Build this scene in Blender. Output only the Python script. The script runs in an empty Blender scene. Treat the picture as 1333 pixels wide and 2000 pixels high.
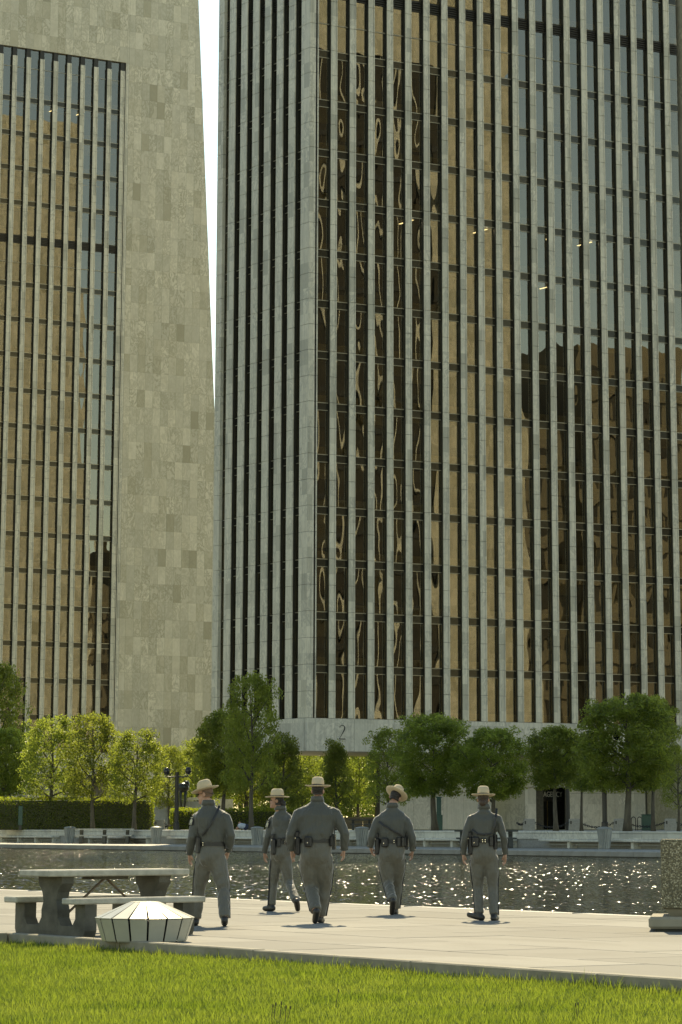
import bpy, bmesh, math, random
import numpy as np
from mathutils import Vector, Matrix

random.seed(7)
rng = np.random.default_rng(11)
sc = bpy.context.scene
COL = sc.collection
R = math.radians

# ------------------------------------------------------------------ camera
HEAD = R(32.13)                       # camera heading, right of the plaza's +Y axis
PITCH = math.atan(1218 / 5932)
CAM_H = 1.27
cam = bpy.data.cameras.new('camera')
cam.sensor_fit = 'VERTICAL'
cam.sensor_height = 36.0
cam.sensor_width = 24.0
cam.lens = 5932 / 2000 * 36
cam.shift_x = (666.5 - 753) / 2000
cam.shift_y = -(1000 - 394) / 2000
cam.clip_start = 0.1
cam.clip_end = 6000
cam_ob = bpy.data.objects.new('camera', cam)
COL.objects.link(cam_ob)
cam_ob.location = (0, 0, CAM_H)
cam_ob.rotation_euler = (R(90) + PITCH, 0, -HEAD)
sc.camera = cam_ob
FWD = np.array([math.sin(HEAD), math.cos(HEAD)])
RGT = np.array([math.cos(HEAD), -math.sin(HEAD)])

# ------------------------------------------------------------------ sky, sun, exposure
SUN_EL, SUN_AZ = R(43), HEAD + R(1.0)
world = bpy.data.worlds.new('World')
sc.world = world
world.use_nodes = True
wn = world.node_tree
bgn = wn.nodes['Background']
sky = wn.nodes.new('ShaderNodeTexSky')
sky.sky_type = 'NISHITA'
sky.sun_disc = False
sky.sun_elevation = SUN_EL
sky.sun_rotation = SUN_AZ
sky.altitude = 50
sky.air_density = 1.0
sky.dust_density = 0.0
sky.ozone_density = 1.0
wn.links.new(sky.outputs[0], bgn.inputs[0])
bgn.inputs[1].default_value = 0.115
sun = bpy.data.lights.new('sun', 'SUN')
sun.energy = 2.7
sun.angle = R(0.53)
sun.color = (1.0, 0.95, 0.84)
sun_ob = bpy.data.objects.new('sun', sun)
COL.objects.link(sun_ob)
sdir = Vector((math.sin(SUN_AZ) * math.cos(SUN_EL), math.cos(SUN_AZ) * math.cos(SUN_EL), math.sin(SUN_EL)))
sun_ob.rotation_euler = sdir.to_track_quat('Z', 'Y').to_euler()
sun_ob.location = (120, 190, 160)
sc.view_settings.view_transform = 'Standard'
sc.view_settings.look = 'None'
sc.view_settings.exposure = 1.15
sc.view_settings.gamma = 1.0
sc.view_settings.use_white_balance = True
sc.view_settings.white_balance_temperature = 9500
sc.view_settings.white_balance_tint = 4
sc.view_settings.use_curve_mapping = False
sc.cycles.use_denoising = True
sc.cycles.max_bounces = 5
sc.cycles.diffuse_bounces = 3
sc.cycles.glossy_bounces = 3
sc.cycles.transmission_bounces = 3
sc.cycles.transparent_max_bounces = 6
sc.cycles.sample_clamp_indirect = 6

# ------------------------------------------------------------------ helpers
def P(px, D):
    """plan position at bearing px (photo column) and distance D along the camera heading"""
    v = FWD * D + RGT * (D * (px - 753) / 6056)
    return float(v[0]), float(v[1])

def Zh(py, D):
    t = (py - 394) / 5932
    return CAM_H + D * (math.sin(PITCH) - t * math.cos(PITCH)) / (math.cos(PITCH) + t * math.sin(PITCH))

def tag(o, label=None, cat=None, group=None, kind=None):
    if label: o['label'] = label
    if cat: o['category'] = cat
    if group: o['group'] = group
    if kind: o['kind'] = kind
    return o

def empty(name, loc=(0, 0, 0), rz=0.0):
    o = bpy.data.objects.new(name, None)
    o.empty_display_size = 0.2
    COL.objects.link(o)
    o.location = loc
    o.rotation_euler = (0, 0, rz)
    return o

def link(name, me, parent=None, loc=(0, 0, 0), rz=0.0, mat=None):
    o = bpy.data.objects.new(name, me)
    COL.objects.link(o)
    o.parent = parent
    o.location = loc
    if rz: o.rotation_euler = (0, 0, rz)
    if mat is not None and not me.materials: me.materials.append(mat)
    return o

def copy_tree(o, parent=None):
    c = o.copy()
    COL.objects.link(c)
    c.parent = parent
    for ch in list(o.children):
        copy_tree(ch, c)
    return c

class MB:
    def __init__(s):
        s.v, s.f, s.m = [], [], []
        s.n = 0
    def add(s, vs, fs, mi=0):
        b = len(s.v)
        s.v.extend([tuple(map(float, p)) for p in vs])
        s.f.extend([tuple(i + b for i in f) for f in fs])
        s.m.extend([mi] * len(fs))
        return s
    def box(s, x0, x1, y0, y1, z0, z1, mi=0):
        return s.add([(x0, y0, z0), (x1, y0, z0), (x1, y1, z0), (x0, y1, z0), (x0, y0, z1), (x1, y0, z1), (x1, y1, z1), (x0, y1, z1)],
                     [(0, 3, 2, 1), (4, 5, 6, 7), (0, 1, 5, 4), (1, 2, 6, 5), (2, 3, 7, 6), (3, 0, 4, 7)], mi)
    def cbox(s, x0, x1, y0, y1, z0, z1, c=0.01, mi=0):
        """box with chamfered edges"""
        bm = bmesh.new()
        bmesh.ops.create_cube(bm, size=1)
        for v in bm.verts:
            v.co = ((x0 + x1) / 2 + v.co.x * (x1 - x0), (y0 + y1) / 2 + v.co.y * (y1 - y0), (z0 + z1) / 2 + v.co.z * (z1 - z0))
        bmesh.ops.bevel(bm, geom=bm.edges[:], offset=c, segments=1, affect='EDGES')
        bm.verts.index_update()
        s.add([v.co for v in bm.verts], [[v.index for v in f.verts] for f in bm.faces], mi)
        bm.free()
        return s
    def prism(s, poly, axis, a, b, mi=0):
        """extrude a 2-D polygon: axis 'x' -> poly is (y,z); 'y' -> (x,z); 'z' -> (x,y)"""
        n = len(poly)
        def mk(p, t):
            return (t, p[0], p[1]) if axis == 'x' else (p[0], t, p[1]) if axis == 'y' else (p[0], p[1], t)
        vs = [mk(p, a) for p in poly] + [mk(p, b) for p in poly]
        fs = [tuple(range(n)), tuple(range(2 * n - 1, n - 1, -1))] + [(i, i + n, (i + 1) % n + n, (i + 1) % n) for i in range(n)]
        return s.add(vs, fs, mi)
    def rings(s, rings, cap=True, mi=0):
        n = len(rings[0])
        vs = [p for r in rings for p in r]
        fs = []
        for i in range(len(rings) - 1):
            for j in range(n):
                k = (j + 1) % n
                fs.append((i * n + j, i * n + k, (i + 1) * n + k, (i + 1) * n + j))
        if cap:
            fs.append(tuple(range(n - 1, -1, -1)))
            fs.append(tuple((len(rings) - 1) * n + j for j in range(n)))
        return s.add(vs, fs, mi)
    def tube(s, pts, rad, seg=8, flat=None, mi=0):
        """tube along points; rad float or list (or list of (ra, rb)); flat = side vector for elliptical sections"""
        pts = [Vector(p) for p in pts]
        if not isinstance(rad, (list, tuple)): rad = [rad] * len(pts)
        rs = []
        prev = None
        for i, p in enumerate(pts):
            t = (pts[min(i + 1, len(pts) - 1)] - pts[max(i - 1, 0)]).normalized()
            ref = Vector(flat) if flat else (prev if prev is not None else (Vector((0, 0, 1)) if abs(t.z) < 0.9 else Vector((1, 0, 0))))
            a = (ref - t * ref.dot(t))
            if a.length < 1e-5:
                ref = Vector((0, 1, 0)); a = ref - t * ref.dot(t)
            a.normalize()
            prev = a
            b = t.cross(a)
            ra, rb = rad[i] if isinstance(rad[i], (list, tuple)) else (rad[i], rad[i])
            rs.append([p + a * ra * math.cos(2 * math.pi * k / seg) + b * rb * math.sin(2 * math.pi * k / seg) for k in range(seg)])
        return s.rings(rs, True, mi)
    def capsule(s, a, b, ra, rb, seg=10, mi=0):
        """round-ended limb piece"""
        a, b = Vector(a), Vector(b)
        d = (b - a).normalized()
        pts, rr = [], []
        for k in (-0.98, -0.7, -0.35): pts.append(a + d * ra * k); rr.append(ra * math.sqrt(1 - k * k))
        pts += [a, b]; rr += [ra, rb]
        for k in (0.35, 0.7, 0.98): pts.append(b + d * rb * k); rr.append(rb * math.sqrt(1 - k * k))
        return s.tube(pts, rr, seg, mi=mi)
    def ell(s, c, r, M=None, seg=14, rng_=8, mi=0):
        c = Vector(c)
        rs = []
        for i in range(1, rng_):
            th = math.pi * i / rng_
            ring = []
            for k in range(seg):
                ph = 2 * math.pi * k / seg
                q = Vector((r[0] * math.sin(th) * math.cos(ph), r[1] * math.sin(th) * math.sin(ph), -r[2] * math.cos(th)))
                if M is not None: q = M @ q
                ring.append(c + q)
            rs.append(ring)
        return s.rings(rs, True, mi)
    def mesh(s, name, mats=None, smooth=False, fix=True):
        me = bpy.data.meshes.new(name)
        me.from_pydata(s.v, [], s.f)
        if mats is not None:
            for m in (mats if isinstance(mats, (list, tuple)) else [mats]): me.materials.append(m)
        if any(s.m): me.polygons.foreach_set('material_index', s.m)
        if fix:
            bm = bmesh.new(); bm.from_mesh(me)
            bmesh.ops.recalc_face_normals(bm, faces=bm.faces[:])
            bm.to_mesh(me); bm.free()
        if smooth: me.polygons.foreach_set('use_smooth', [True] * len(me.polygons))
        me.update()
        return me
    def build(s, name, mats, parent=None, loc=(0, 0, 0), rz=0.0, smooth=False):
        return link(name, s.mesh(name, mats, smooth), parent, loc, rz)

def np_mesh(name, verts, faces4, mats, mi=None, smooth=False):
    """fast mesh from numpy arrays (N,3) and (M,k)"""
    me = bpy.data.meshes.new(name)
    verts = np.asarray(verts, np.float32); faces = np.asarray(faces4, np.int32)
    k = faces.shape[1]
    me.vertices.add(len(verts)); me.vertices.foreach_set('co', verts.ravel())
    me.loops.add(faces.size); me.loops.foreach_set('vertex_index', faces.ravel())
    me.polygons.add(len(faces))
    me.polygons.foreach_set('loop_start', np.arange(0, faces.size, k, dtype=np.int32))
    me.polygons.foreach_set('loop_total', np.full(len(faces), k, np.int32))
    for m in (mats if isinstance(mats, (list, tuple)) else [mats]): me.materials.append(m)
    if mi is not None: me.polygons.foreach_set('material_index', np.asarray(mi, np.int32))
    if smooth: me.polygons.foreach_set('use_smooth', np.ones(len(faces), bool))
    me.update(calc_edges=True)
    return me

def pieces(parent, name, me, locs, limit=296, rot=0.0, stuff_name=None):
    """alike pieces: the ones nearest the camera as objects sharing one mesh, the rest joined into one 'stuff' part"""
    base = parent.matrix_basis.translation if parent else Vector((0, 0, 0))
    locs = sorted(locs, key=lambda l: (Vector(l) + base - Vector((0, 0, CAM_H))).length)
    for l in locs[:limit]:
        link(name, me, parent, l, rot)
    rest = locs[limit:]
    if rest:
        n = len(me.vertices)
        co = np.empty(n * 3, np.float32); me.vertices.foreach_get('co', co); co = co.reshape(-1, 3)
        if rot:
            c, s_ = math.cos(rot), math.sin(rot)
            co = np.stack([co[:, 0] * c - co[:, 1] * s_, co[:, 0] * s_ + co[:, 1] * c, co[:, 2]], 1)
        fs = [tuple(p.vertices) for p in me.polygons]; mi = [p.material_index for p in me.polygons]
        V, F, M_ = [], [], []
        for i, l in enumerate(rest):
            V.append(co + np.array(l, np.float32)); F.extend([tuple(a + i * n for a in f) for f in fs]); M_.extend(mi)
        m2 = bpy.data.meshes.new(name + '_field')
        m2.from_pydata(np.concatenate(V).tolist(), [], F)
        for m in me.materials: m2.materials.append(m)
        m2.polygons.foreach_set('material_index', M_)
        m2.update()
        o = link(stuff_name or name + '_field', m2, parent)
        o['kind'] = 'stuff'

# ------------------------------------------------------------------ materials
class NT:
    def __init__(s, name):
        s.mat = bpy.data.materials.new(name); s.mat.use_nodes = True
        s.t = s.mat.node_tree; s.t.nodes.clear()
        s.out = s.t.nodes.new('ShaderNodeOutputMaterial')
    def n(s, typ, **kw):
        nd = s.t.nodes.new('ShaderNode' + typ)
        for k, v in kw.items(): setattr(nd, k, v)
        return nd
    def l(s, a, b): s.t.links.new(a, b)
    def val(s, inp, v):
        if hasattr(v, 'is_linked') or isinstance(v, bpy.types.NodeSocket): s.l(v, inp)
        else: inp.default_value = v
    def math(s, op, a, b=None):
        nd = s.n('Math', operation=op); s.val(nd.inputs[0], a)
        if b is not None: s.val(nd.inputs[1], b)
        return nd.outputs[0]
    def vmath(s, op, a, b=None):
        nd = s.n('VectorMath', operation=op); s.val(nd.inputs[0], a)
        if b is not None: s.val(nd.inputs[1], b)
        return nd.outputs[0]
    def pos(s): return s.n('NewGeometry').outputs['Position']
    def noise(s, vec, scale=5, detail=3, rough=0.5, dist=0.0, col=False):
        nd = s.n('TexNoise'); s.l(vec, nd.inputs['Vector'])
        nd.inputs['Scale'].default_value = scale; nd.inputs['Detail'].default_value = detail
        nd.inputs['Roughness'].default_value = rough; nd.inputs['Distortion'].default_value = dist
        return nd.outputs['Color' if col else 'Fac']
    def ramp(s, fac, stops):
        nd = s.n('ValToRGB'); s.l(fac, nd.inputs[0])
        el = nd.color_ramp.elements
        while len(el) < len(stops): el.new(0.5)
        for e, (p, c) in zip(el, stops):
            e.position = p; e.color = (c[0], c[1], c[2], 1) if not isinstance(c, (int, float)) else (c, c, c, 1)
        return nd.outputs[0]
    def mix(s, fac, a, b, mode='MIX'):
        nd = s.n('MixRGB', blend_type=mode)
        s.val(nd.inputs[0], fac)
        for i, c in ((1, a), (2, b)):
            if isinstance(c, tuple): nd.inputs[i].default_value = (c[0], c[1], c[2], 1)
            else: s.l(c, nd.inputs[i])
        return nd.outputs[0]
    def bump(s, h, strength=0.3, dist=0.02, normal=None):
        nd = s.n('Bump'); s.l(h, nd.inputs['Height'])
        nd.inputs['Strength'].default_value = strength; nd.inputs['Distance'].default_value = dist
        if normal is not None: s.l(normal, nd.inputs['Normal'])
        return nd.outputs[0]
    def principled(s, col, rough=0.6, metal=0.0, spec=0.5, normal=None, **kw):
        p = s.n('BsdfPrincipled')
        if isinstance(col, tuple): p.inputs['Base Color'].default_value = (col[0], col[1], col[2], 1)
        else: s.l(col, p.inputs['Base Color'])
        s.val(p.inputs['Roughness'], rough); s.val(p.inputs['Metallic'], metal)
        p.inputs['Specular IOR Level'].default_value = spec
        if normal is not None: s.l(normal, p.inputs['Normal'])
        for k, v in kw.items(): s.val(p.inputs[k.replace('_', ' ')], v)
        return p.outputs[0]
    def done(s, sh):
        s.l(sh, s.out.inputs['Surface']); return s.mat

def scaled(nt, vec, sx, sy, sz):
    return nt.vmath('MULTIPLY', vec, (sx, sy, sz))

def mat_simple(name, col, rough=0.6, metal=0.0, var=0.12, scale=6, bump=0.0, bscale=60, spec=0.5, sp=(1, 1, 1)):
    t = NT(name); p = scaled(t, t.n('TexCoord').outputs['Object'], *sp)
    f = t.noise(p, scale, 4, 0.6)
    lo = tuple(c * (1 - var) for c in col); hi = tuple(min(1, c * (1 + var)) for c in col)
    c = t.ramp(f, [(0.3, lo), (0.7, hi)])
    nrm = t.bump(t.noise(p, bscale, 4, 0.6), bump, 0.01) if bump else None
    return t.done(t.principled(c, rough, metal, spec, nrm))

def mat_marble(name, cell, base_lo, base_hi, dark, vein, dark_amt=0.25, rough=0.45, streak=0.0, origin=(0, 0, 0), cluster=False):
    """marble cladding: each stone (cell of world space) has its own tone and its own veins"""
    t = NT(name); p = t.pos()
    q = t.vmath('FLOOR', t.vmath('DIVIDE', t.vmath('SUBTRACT', p, origin), cell))
    w = t.n('TexWhiteNoise', noise_dimensions='3D'); t.l(q, w.inputs['Vector'])
    rv, rc = w.outputs['Value'], w.outputs['Color']
    tone = t.ramp(rv, [(0.0, base_lo), (1.0, base_hi)])
    sel = t.n('SeparateColor'); t.l(rc, sel.inputs[0])
    dk = t.ramp(sel.outputs[0], [(1 - dark_amt, 0.0), (1 - dark_amt * 0.45, 1.0)])
    if cluster:
        cn = t.noise(q, 0.33, 2, 0.5)
        dk = t.math('MULTIPLY', dk, t.ramp(cn, [(0.38, 0.25), (0.62, 1.0)]))
    dk = t.math('MULTIPLY', dk, 0.85)
    tone = t.mix(dk, tone, dark)
    off = t.vmath('ADD', p, t.vmath('MULTIPLY', rc, (40, 40, 40)))
    n1 = t.noise(scaled(t, off, 0.9, 0.9, 0.55), 1.3, 6, 0.62, 1.6)
    v1 = t.ramp(n1, [(0.42, 0.0), (0.5, 1.0), (0.58, 0.0)])
    n2 = t.noise(off, 0.55, 4, 0.6, 0.8)
    cl = t.ramp(n2, [(0.35, 0.0), (0.75, 1.0)])
    vf = t.math('MULTIPLY', v1, t.math('ADD', t.math('MULTIPLY', sel.outputs[1], 0.7), 0.15))
    tone = t.mix(t.math('MULTIPLY', cl, 0.32), tone, dark)
    tone = t.mix(vf, tone, vein)
    if streak:
        st = t.noise(scaled(t, p, 5.0, 5.0, 0.22), 1.0, 5, 0.65)
        sf = t.ramp(st, [(0.52, 0.0), (0.78, streak)])
        tone = t.mix(sf, tone, (0.10, 0.105, 0.09))
    nb = t.bump(t.noise(p, 22, 4, 0.6), 0.12, 0.01)
    return t.done(t.principled(tone, rough, 0, 0.4, nb))

M = {}
M['marble_tile'] = mat_marble('marble_tile', (1.02, 50, 2.04), (0.50, 0.475, 0.37), (0.76, 0.71, 0.56), (0.29, 0.268, 0.175), (0.31, 0.29, 0.20), 0.34, cluster=True)
M['marble_column'] = mat_marble('marble_column', (0.8, 0.8, 2.04), (0.60, 0.575, 0.465), (0.72, 0.69, 0.555), (0.40, 0.39, 0.31), (0.36, 0.36, 0.30), 0.22, streak=0.55)
M['marble_wall'] = mat_marble('marble_wall', (1.6, 1.6, 3.0), (0.68, 0.67, 0.60), (0.78, 0.76, 0.68), (0.58, 0.57, 0.50), (0.42, 0.42, 0.37), 0.2, streak=0.2)
M['marble_fascia'] = mat_marble('marble_fascia', (1.755, 1.755, 9), (0.58, 0.565, 0.475), (0.68, 0.66, 0.55), (0.42, 0.42, 0.35), (0.36, 0.36, 0.30), 0.2, streak=0.35)
M['bench_stone'] = mat_marble('bench_stone', (2.2, 2.2, 0.6), (0.56, 0.56, 0.48), (0.68, 0.67, 0.58), (0.44, 0.44, 0.38), (0.36, 0.36, 0.32), 0.2, streak=0.3)
M['bronze'] = mat_simple('bronze', (0.028, 0.027, 0.021), 0.42, 0.3, 0.2, 3)
M['bronze_trim'] = mat_simple('bronze_trim', (0.34, 0.32, 0.24), 0.35, 0.6, 0.15, 3)
M['spandrel'] = mat_simple('spandrel', (0.055, 0.052, 0.038), 0.16, 0.6, 0.2, 2)
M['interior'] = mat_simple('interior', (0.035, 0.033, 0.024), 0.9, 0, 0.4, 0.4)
M['sill'] = mat_simple('sill', (0.42, 0.40, 0.31), 0.8, 0, 0.25, 0.7)
M['blind'] = mat_simple('blind', (0.40, 0.38, 0.31), 0.8, 0, 0.2, 1.2)

def mat_glass():
    t = NT('bronze_glass')
    oi = t.n('ObjectInfo'); p = t.pos()
    rnd = t.n('TexWhiteNoise', noise_dimensions='3D')
    t.l(t.vmath('FLOOR', t.vmath('DIVIDE', t.vmath('SUBTRACT', p, (0.35, 0.3, 1.16)), (1.755, 1.755, 4.08))), rnd.inputs['Vector'])
    off = t.vmath('ADD', p, t.vmath('MULTIPLY', rnd.outputs['Color'], (37, 37, 37)))
    h = t.noise(scaled(t, off, 1.0, 1.0, 0.45), 0.5, 1, 0.4)
    nb = t.bump(h, 1.0, 0.014)
    tilt = t.vmath('MULTIPLY', t.vmath('SUBTRACT', rnd.outputs['Color'], (0.5, 0.5, 0.5)), (0.004, 0.004, 0.003))
    nb = t.vmath('NORMALIZE', t.vmath('ADD', nb, tilt))
    g = t.n('BsdfGlossy'); g.inputs['Color'].default_value = (0.78, 0.76, 0.68, 1); g.inputs['Roughness'].default_value = 0.0
    t.l(nb, g.inputs['Normal'])
    tr = t.n('BsdfTransparent'); tr.inputs['Color'].default_value = (0.62, 0.56, 0.42, 1)
    fr = t.n('Fresnel'); fr.inputs['IOR'].default_value = 1.5
    fac = t.math('ADD', t.math('MULTIPLY', fr.outputs[0], 0.7), 0.165)
    mx = t.n('MixShader'); t.l(fac, mx.inputs[0]); t.l(tr.outputs[0], mx.inputs[1]); t.l(g.outputs[0], mx.inputs[2])
    return t.done(mx.outputs[0])
M['glass'] = mat_glass()

def mat_paving():
    t = NT('paving_stone'); p = t.pos(); oi = t.n('ObjectInfo')
    tone = t.ramp(oi.outputs['Random'], [(0.0, (0.15, 0.145, 0.125)), (1.0, (0.235, 0.225, 0.195))])
    n1 = t.noise(scaled(t, p, 1.0, 0.35, 1), 0.8, 5, 0.6, 0.6)
    tone = t.mix(t.ramp(n1, [(0.42, 0.0), (0.72, 0.75)]), tone, (0.125, 0.118, 0.098))
    n2 = t.noise(p, 18, 4, 0.7)
    tone = t.mix(t.ramp(n2, [(0.55, 0.0), (0.75, 0.5)]), tone, (0.10, 0.094, 0.078))
    nb = t.bump(t.noise(p, 45, 4, 0.7), 0.25, 0.004)
    return t.done(t.principled(tone, 0.75, 0, 0.3, nb))
M['paving'] = mat_paving()
M['joint'] = mat_simple('joint_mortar', (0.07, 0.065, 0.05), 0.9, 0, 0.2, 8)
M['kerb'] = mat_simple('kerb_stone', (0.26, 0.235, 0.175), 0.8, 0, 0.25, 2.0, 0.3, 40)
M['coping'] = mat_simple('coping_stone', (0.27, 0.265, 0.235), 0.6, 0, 0.15, 1.2, 0.15, 30)
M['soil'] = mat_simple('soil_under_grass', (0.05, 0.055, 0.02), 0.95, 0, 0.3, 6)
M['ground'] = mat_simple('ground_far', (0.16, 0.16, 0.13), 0.9, 0, 0.2, 0.05)
M['soffit'] = mat_simple('soffit_plaster', (0.62, 0.56, 0.46), 0.8, 0, 0.06, 0.6)
M['concrete'] = mat_simple('shaded_concrete', (0.095, 0.09, 0.07), 0.85, 0, 0.35, 5.0, 0.5, 50)  # darkened: the shade on the table supports is put into this colour
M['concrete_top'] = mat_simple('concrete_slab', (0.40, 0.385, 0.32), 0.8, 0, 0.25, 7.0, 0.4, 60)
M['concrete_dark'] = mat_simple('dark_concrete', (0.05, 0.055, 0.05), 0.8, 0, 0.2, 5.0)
M['steel'] = mat_simple('brushed_steel', (0.46, 0.45, 0.38), 0.38, 0.25, 0.1, 3)
M['rod'] = mat_simple('rusty_rod', (0.16, 0.12, 0.08), 0.6, 0.4, 0.3, 9)
M['bin'] = mat_simple('bin_metal', (0.26, 0.275, 0.26), 0.5, 0.4, 0.12, 3)
M['black'] = mat_simple('black_metal', (0.016, 0.017, 0.016), 0.4, 0.3, 0.2, 5)
M['green_box'] = mat_simple('dark_green_paint', (0.012, 0.06, 0.04), 0.45, 0, 0.15, 5)
M['bollard'] = mat_simple('bollard_concrete', (0.30, 0.30, 0.27), 0.85, 0, 0.15, 8, 0.3, 50)
M['bronze_art'] = mat_simple('patinated_bronze', (0.05, 0.055, 0.045), 0.32, 0.8, 0.3, 4)
M['letter'] = mat_simple('dark_lettering', (0.03, 0.03, 0.027), 0.5, 0.3, 0.1, 5)
M['letter_pale'] = mat_simple('pale_lettering', (0.6, 0.6, 0.55), 0.5, 0.0, 0.1, 5)
M['door_glass'] = mat_simple('door_glass', (0.02, 0.02, 0.016), 0.08, 0.2, 0.1, 2)
M['brass'] = mat_simple('brass_frame', (0.34, 0.25, 0.11), 0.35, 0.8, 0.15, 4)

def mat_aggregate():
    t = NT('exposed_aggregate'); p = t.n('TexCoord').outputs['Object']
    v = t.n('TexVoronoi'); t.l(p, v.inputs['Vector']); v.inputs['Scale'].default_value = 55
    sep = t.n('SeparateColor'); t.l(v.outputs['Color'], sep.inputs[0])
    c = t.ramp(sep.outputs[0], [(0.0, (0.13, 0.115, 0.07)), (0.5, (0.26, 0.23, 0.14)), (1.0, (0.48, 0.44, 0.31))])
    edge = t.ramp(v.outputs['Distance'], [(0.35, 1.0), (0.75, 0.0)])
    c = t.mix(t.math('SUBTRACT', 1.0, edge), c, (0.11, 0.10, 0.065))
    return t.done(t.principled(c, 0.8, 0, 0.3, t.bump(edge, 0.8, 0.008)))
M['aggregate'] = mat_aggregate()

def mat_leaf(name, c_lo, c_hi, trans):
    t = NT(name); p = t.pos(); oi = t.n('ObjectInfo')
    n = t.noise(p, 1.1, 3, 0.6)
    col = t.ramp(n, [(0.3, c_lo), (0.7, c_hi)])
    hs = t.n('HueSaturation'); t.l(col, hs.inputs['Color'])
    t.l(t.math('ADD', t.math('MULTIPLY', oi.outputs['Random'], 0.012), 0.494), hs.inputs['Hue'])
    t.l(t.math('ADD', t.math('MULTIPLY', oi.outputs['Random'], 0.3), 0.85), hs.inputs['Value'])
    d = t.n('BsdfPrincipled'); t.l(hs.outputs[0], d.inputs['Base Color']); d.inputs['Roughness'].default_value = 0.45
    d.inputs['Specular IOR Level'].default_value = 0.35
    tr = t.n('BsdfTranslucent'); t.l(t.mix(1.0, hs.outputs[0], trans, 'MULTIPLY'), tr.inputs['Color'])
    mx = t.n('MixShader'); mx.inputs[0].default_value = 0.55
    t.l(d.outputs[0], mx.inputs[1]); t.l(tr.outputs[0], mx.inputs[2])
    return t.done(mx.outputs[0])
M['leaf'] = mat_leaf('tree_leaves', (0.030, 0.040, 0.010), (0.062, 0.074, 0.017), (9.2, 8.8, 6.0))
M['hedge_leaf'] = mat_leaf('hedge_leaves', (0.04, 0.065, 0.012), (0.085, 0.11, 0.02), (7.0, 6.0, 3.0))
M['grass'] = mat_leaf('lawn_grass', (0.078, 0.112, 0.015), (0.142, 0.168, 0.032), (2.4, 2.4, 1.8))
M['bark'] = mat_simple('bark', (0.085, 0.075, 0.055), 0.9, 0, 0.35, 6, 0.6, 30, sp=(1, 1, 0.3))

def mat_water():
    """wind-ruffled water: facet slopes come straight from vector noise, so they do not fade with distance"""
    t = NT('pool_water'); p = t.pos()
    q = t.n('VectorRotate', rotation_type='Z_AXIS'); t.l(p, q.inputs['Vector']); q.inputs['Angle'].default_value = HEAD
    q = q.outputs[0]
    s1 = t.vmath('SUBTRACT', t.noise(scaled(t, q, 1.0, 0.45, 1), 2.4, 2, 0.6, 0, True), (0.5, 0.5, 0.5))
    s2 = t.vmath('SUBTRACT', t.noise(scaled(t, q, 1.0, 0.12, 1), 9.0, 2, 0.6, 0, True), (0.5, 0.5, 0.5))
    sl = t.vmath('ADD', t.vmath('MULTIPLY', s1, (1.15, 1.15, 0.0)), t.vmath('MULTIPLY', s2, (2.0, 2.0, 0.0)))
    wind = t.ramp(t.noise(scaled(t, q, 1.0, 0.5, 1), 0.11, 3, 0.6), [(0.36, 0.62), (0.62, 1.12)])
    sl = t.vmath('MULTIPLY', sl, wind)
    nb = t.vmath('NORMALIZE', t.vmath('ADD', sl, (0, 0, 1)))
    return t.done(t.principled((0.020, 0.018, 0.009), 0.08, 0, 0.22, nb, IOR=1.33))
M['water'] = mat_water()
M['lamp_on'] = NT('lit_tube'); _e = M['lamp_on'].n('Emission'); _e.inputs[0].default_value = (0.9, 0.95, 1, 1); _e.inputs[1].default_value = 2.6; M['lamp_on'] = M['lamp_on'].done(_e.outputs[0])

# ================================================================== the setting
X_KERB, X_POOL, X_FAR, X_WALL = 16.1, 26.65, 91.7, 102.3
T = 0.93                                  # terrace level behind the far bench wall
Z_GRASS, Z_WATER = -0.13, -0.285

def struct(name, mb, mat, **kw):
    o = mb.build(name, mat, **kw); o['kind'] = 'structure'; return o

struct('ground', MB().add([(-3000, -3000, -1.2), (4000, -3000, -1.2), (4000, 4000, -1.2), (-3000, 4000, -1.2)], [(0, 1, 2, 3)]), M['ground'])
# lawn base
struct('lawn_base', MB().add([(-30, -40, Z_GRASS), (X_KERB - 0.16, -40, Z_GRASS), (X_KERB - 0.16, 33.6, Z_GRASS), (-30, 33.6, Z_GRASS)], [(0, 1, 2, 3)]), M['soil'])
# paving: bed sheet and its slabs
bed = struct('pavement', MB().box(X_KERB, X_POOL - 0.02, -40, 140, -0.6, -0.02).box(-60, X_KERB, 33.92, 140, -0.6, -0.02), M['joint'])
SLX, SLY = 1.55, 2.3
def slab_mesh(w, l): return MB().cbox(-w / 2 + 0.009, w / 2 - 0.009, -l / 2 + 0.011, l / 2 - 0.011, -0.06, 0.0, 0.005).mesh('paving_slab', M['paving'])
sm = slab_mesh(SLX, SLY)
nx = int((X_POOL - 0.45 - X_KERB) / SLX)
x_off = X_KERB + 0.02
for i in range(7):
    for j in range(-2, 30):
        x = x_off + (i + 0.5) * SLX; y = 12 + (j + 0.5) * SLY + (0.5 * SLY if i % 2 else 0)
        if y < 78: link('paving_slab', sm, bed, (x, y, random.uniform(-0.003, 0.0)))
for i in range(-12, 0):
    for j in range(0, 12):
        x = x_off + (i + 0.5) * SLX; y = 33.95 + (j + 0.5) * SLY
        link('paving_slab', sm, bed, (x, y, random.uniform(-0.003, 0.0)))
ew = X_POOL - (x_off + 7 * SLX)
em = MB().cbox(-ew / 2 + 0.006, ew / 2 + 0.03, -1.145, 1.145, -0.30, 0.002, 0.012).mesh('pool_edge_stone', M['coping'])
for j in range(30):
    link('pool_edge_stone', em, bed, (x_off + 7 * SLX + ew / 2, 13.15 + j * 2.3, 0))
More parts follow.
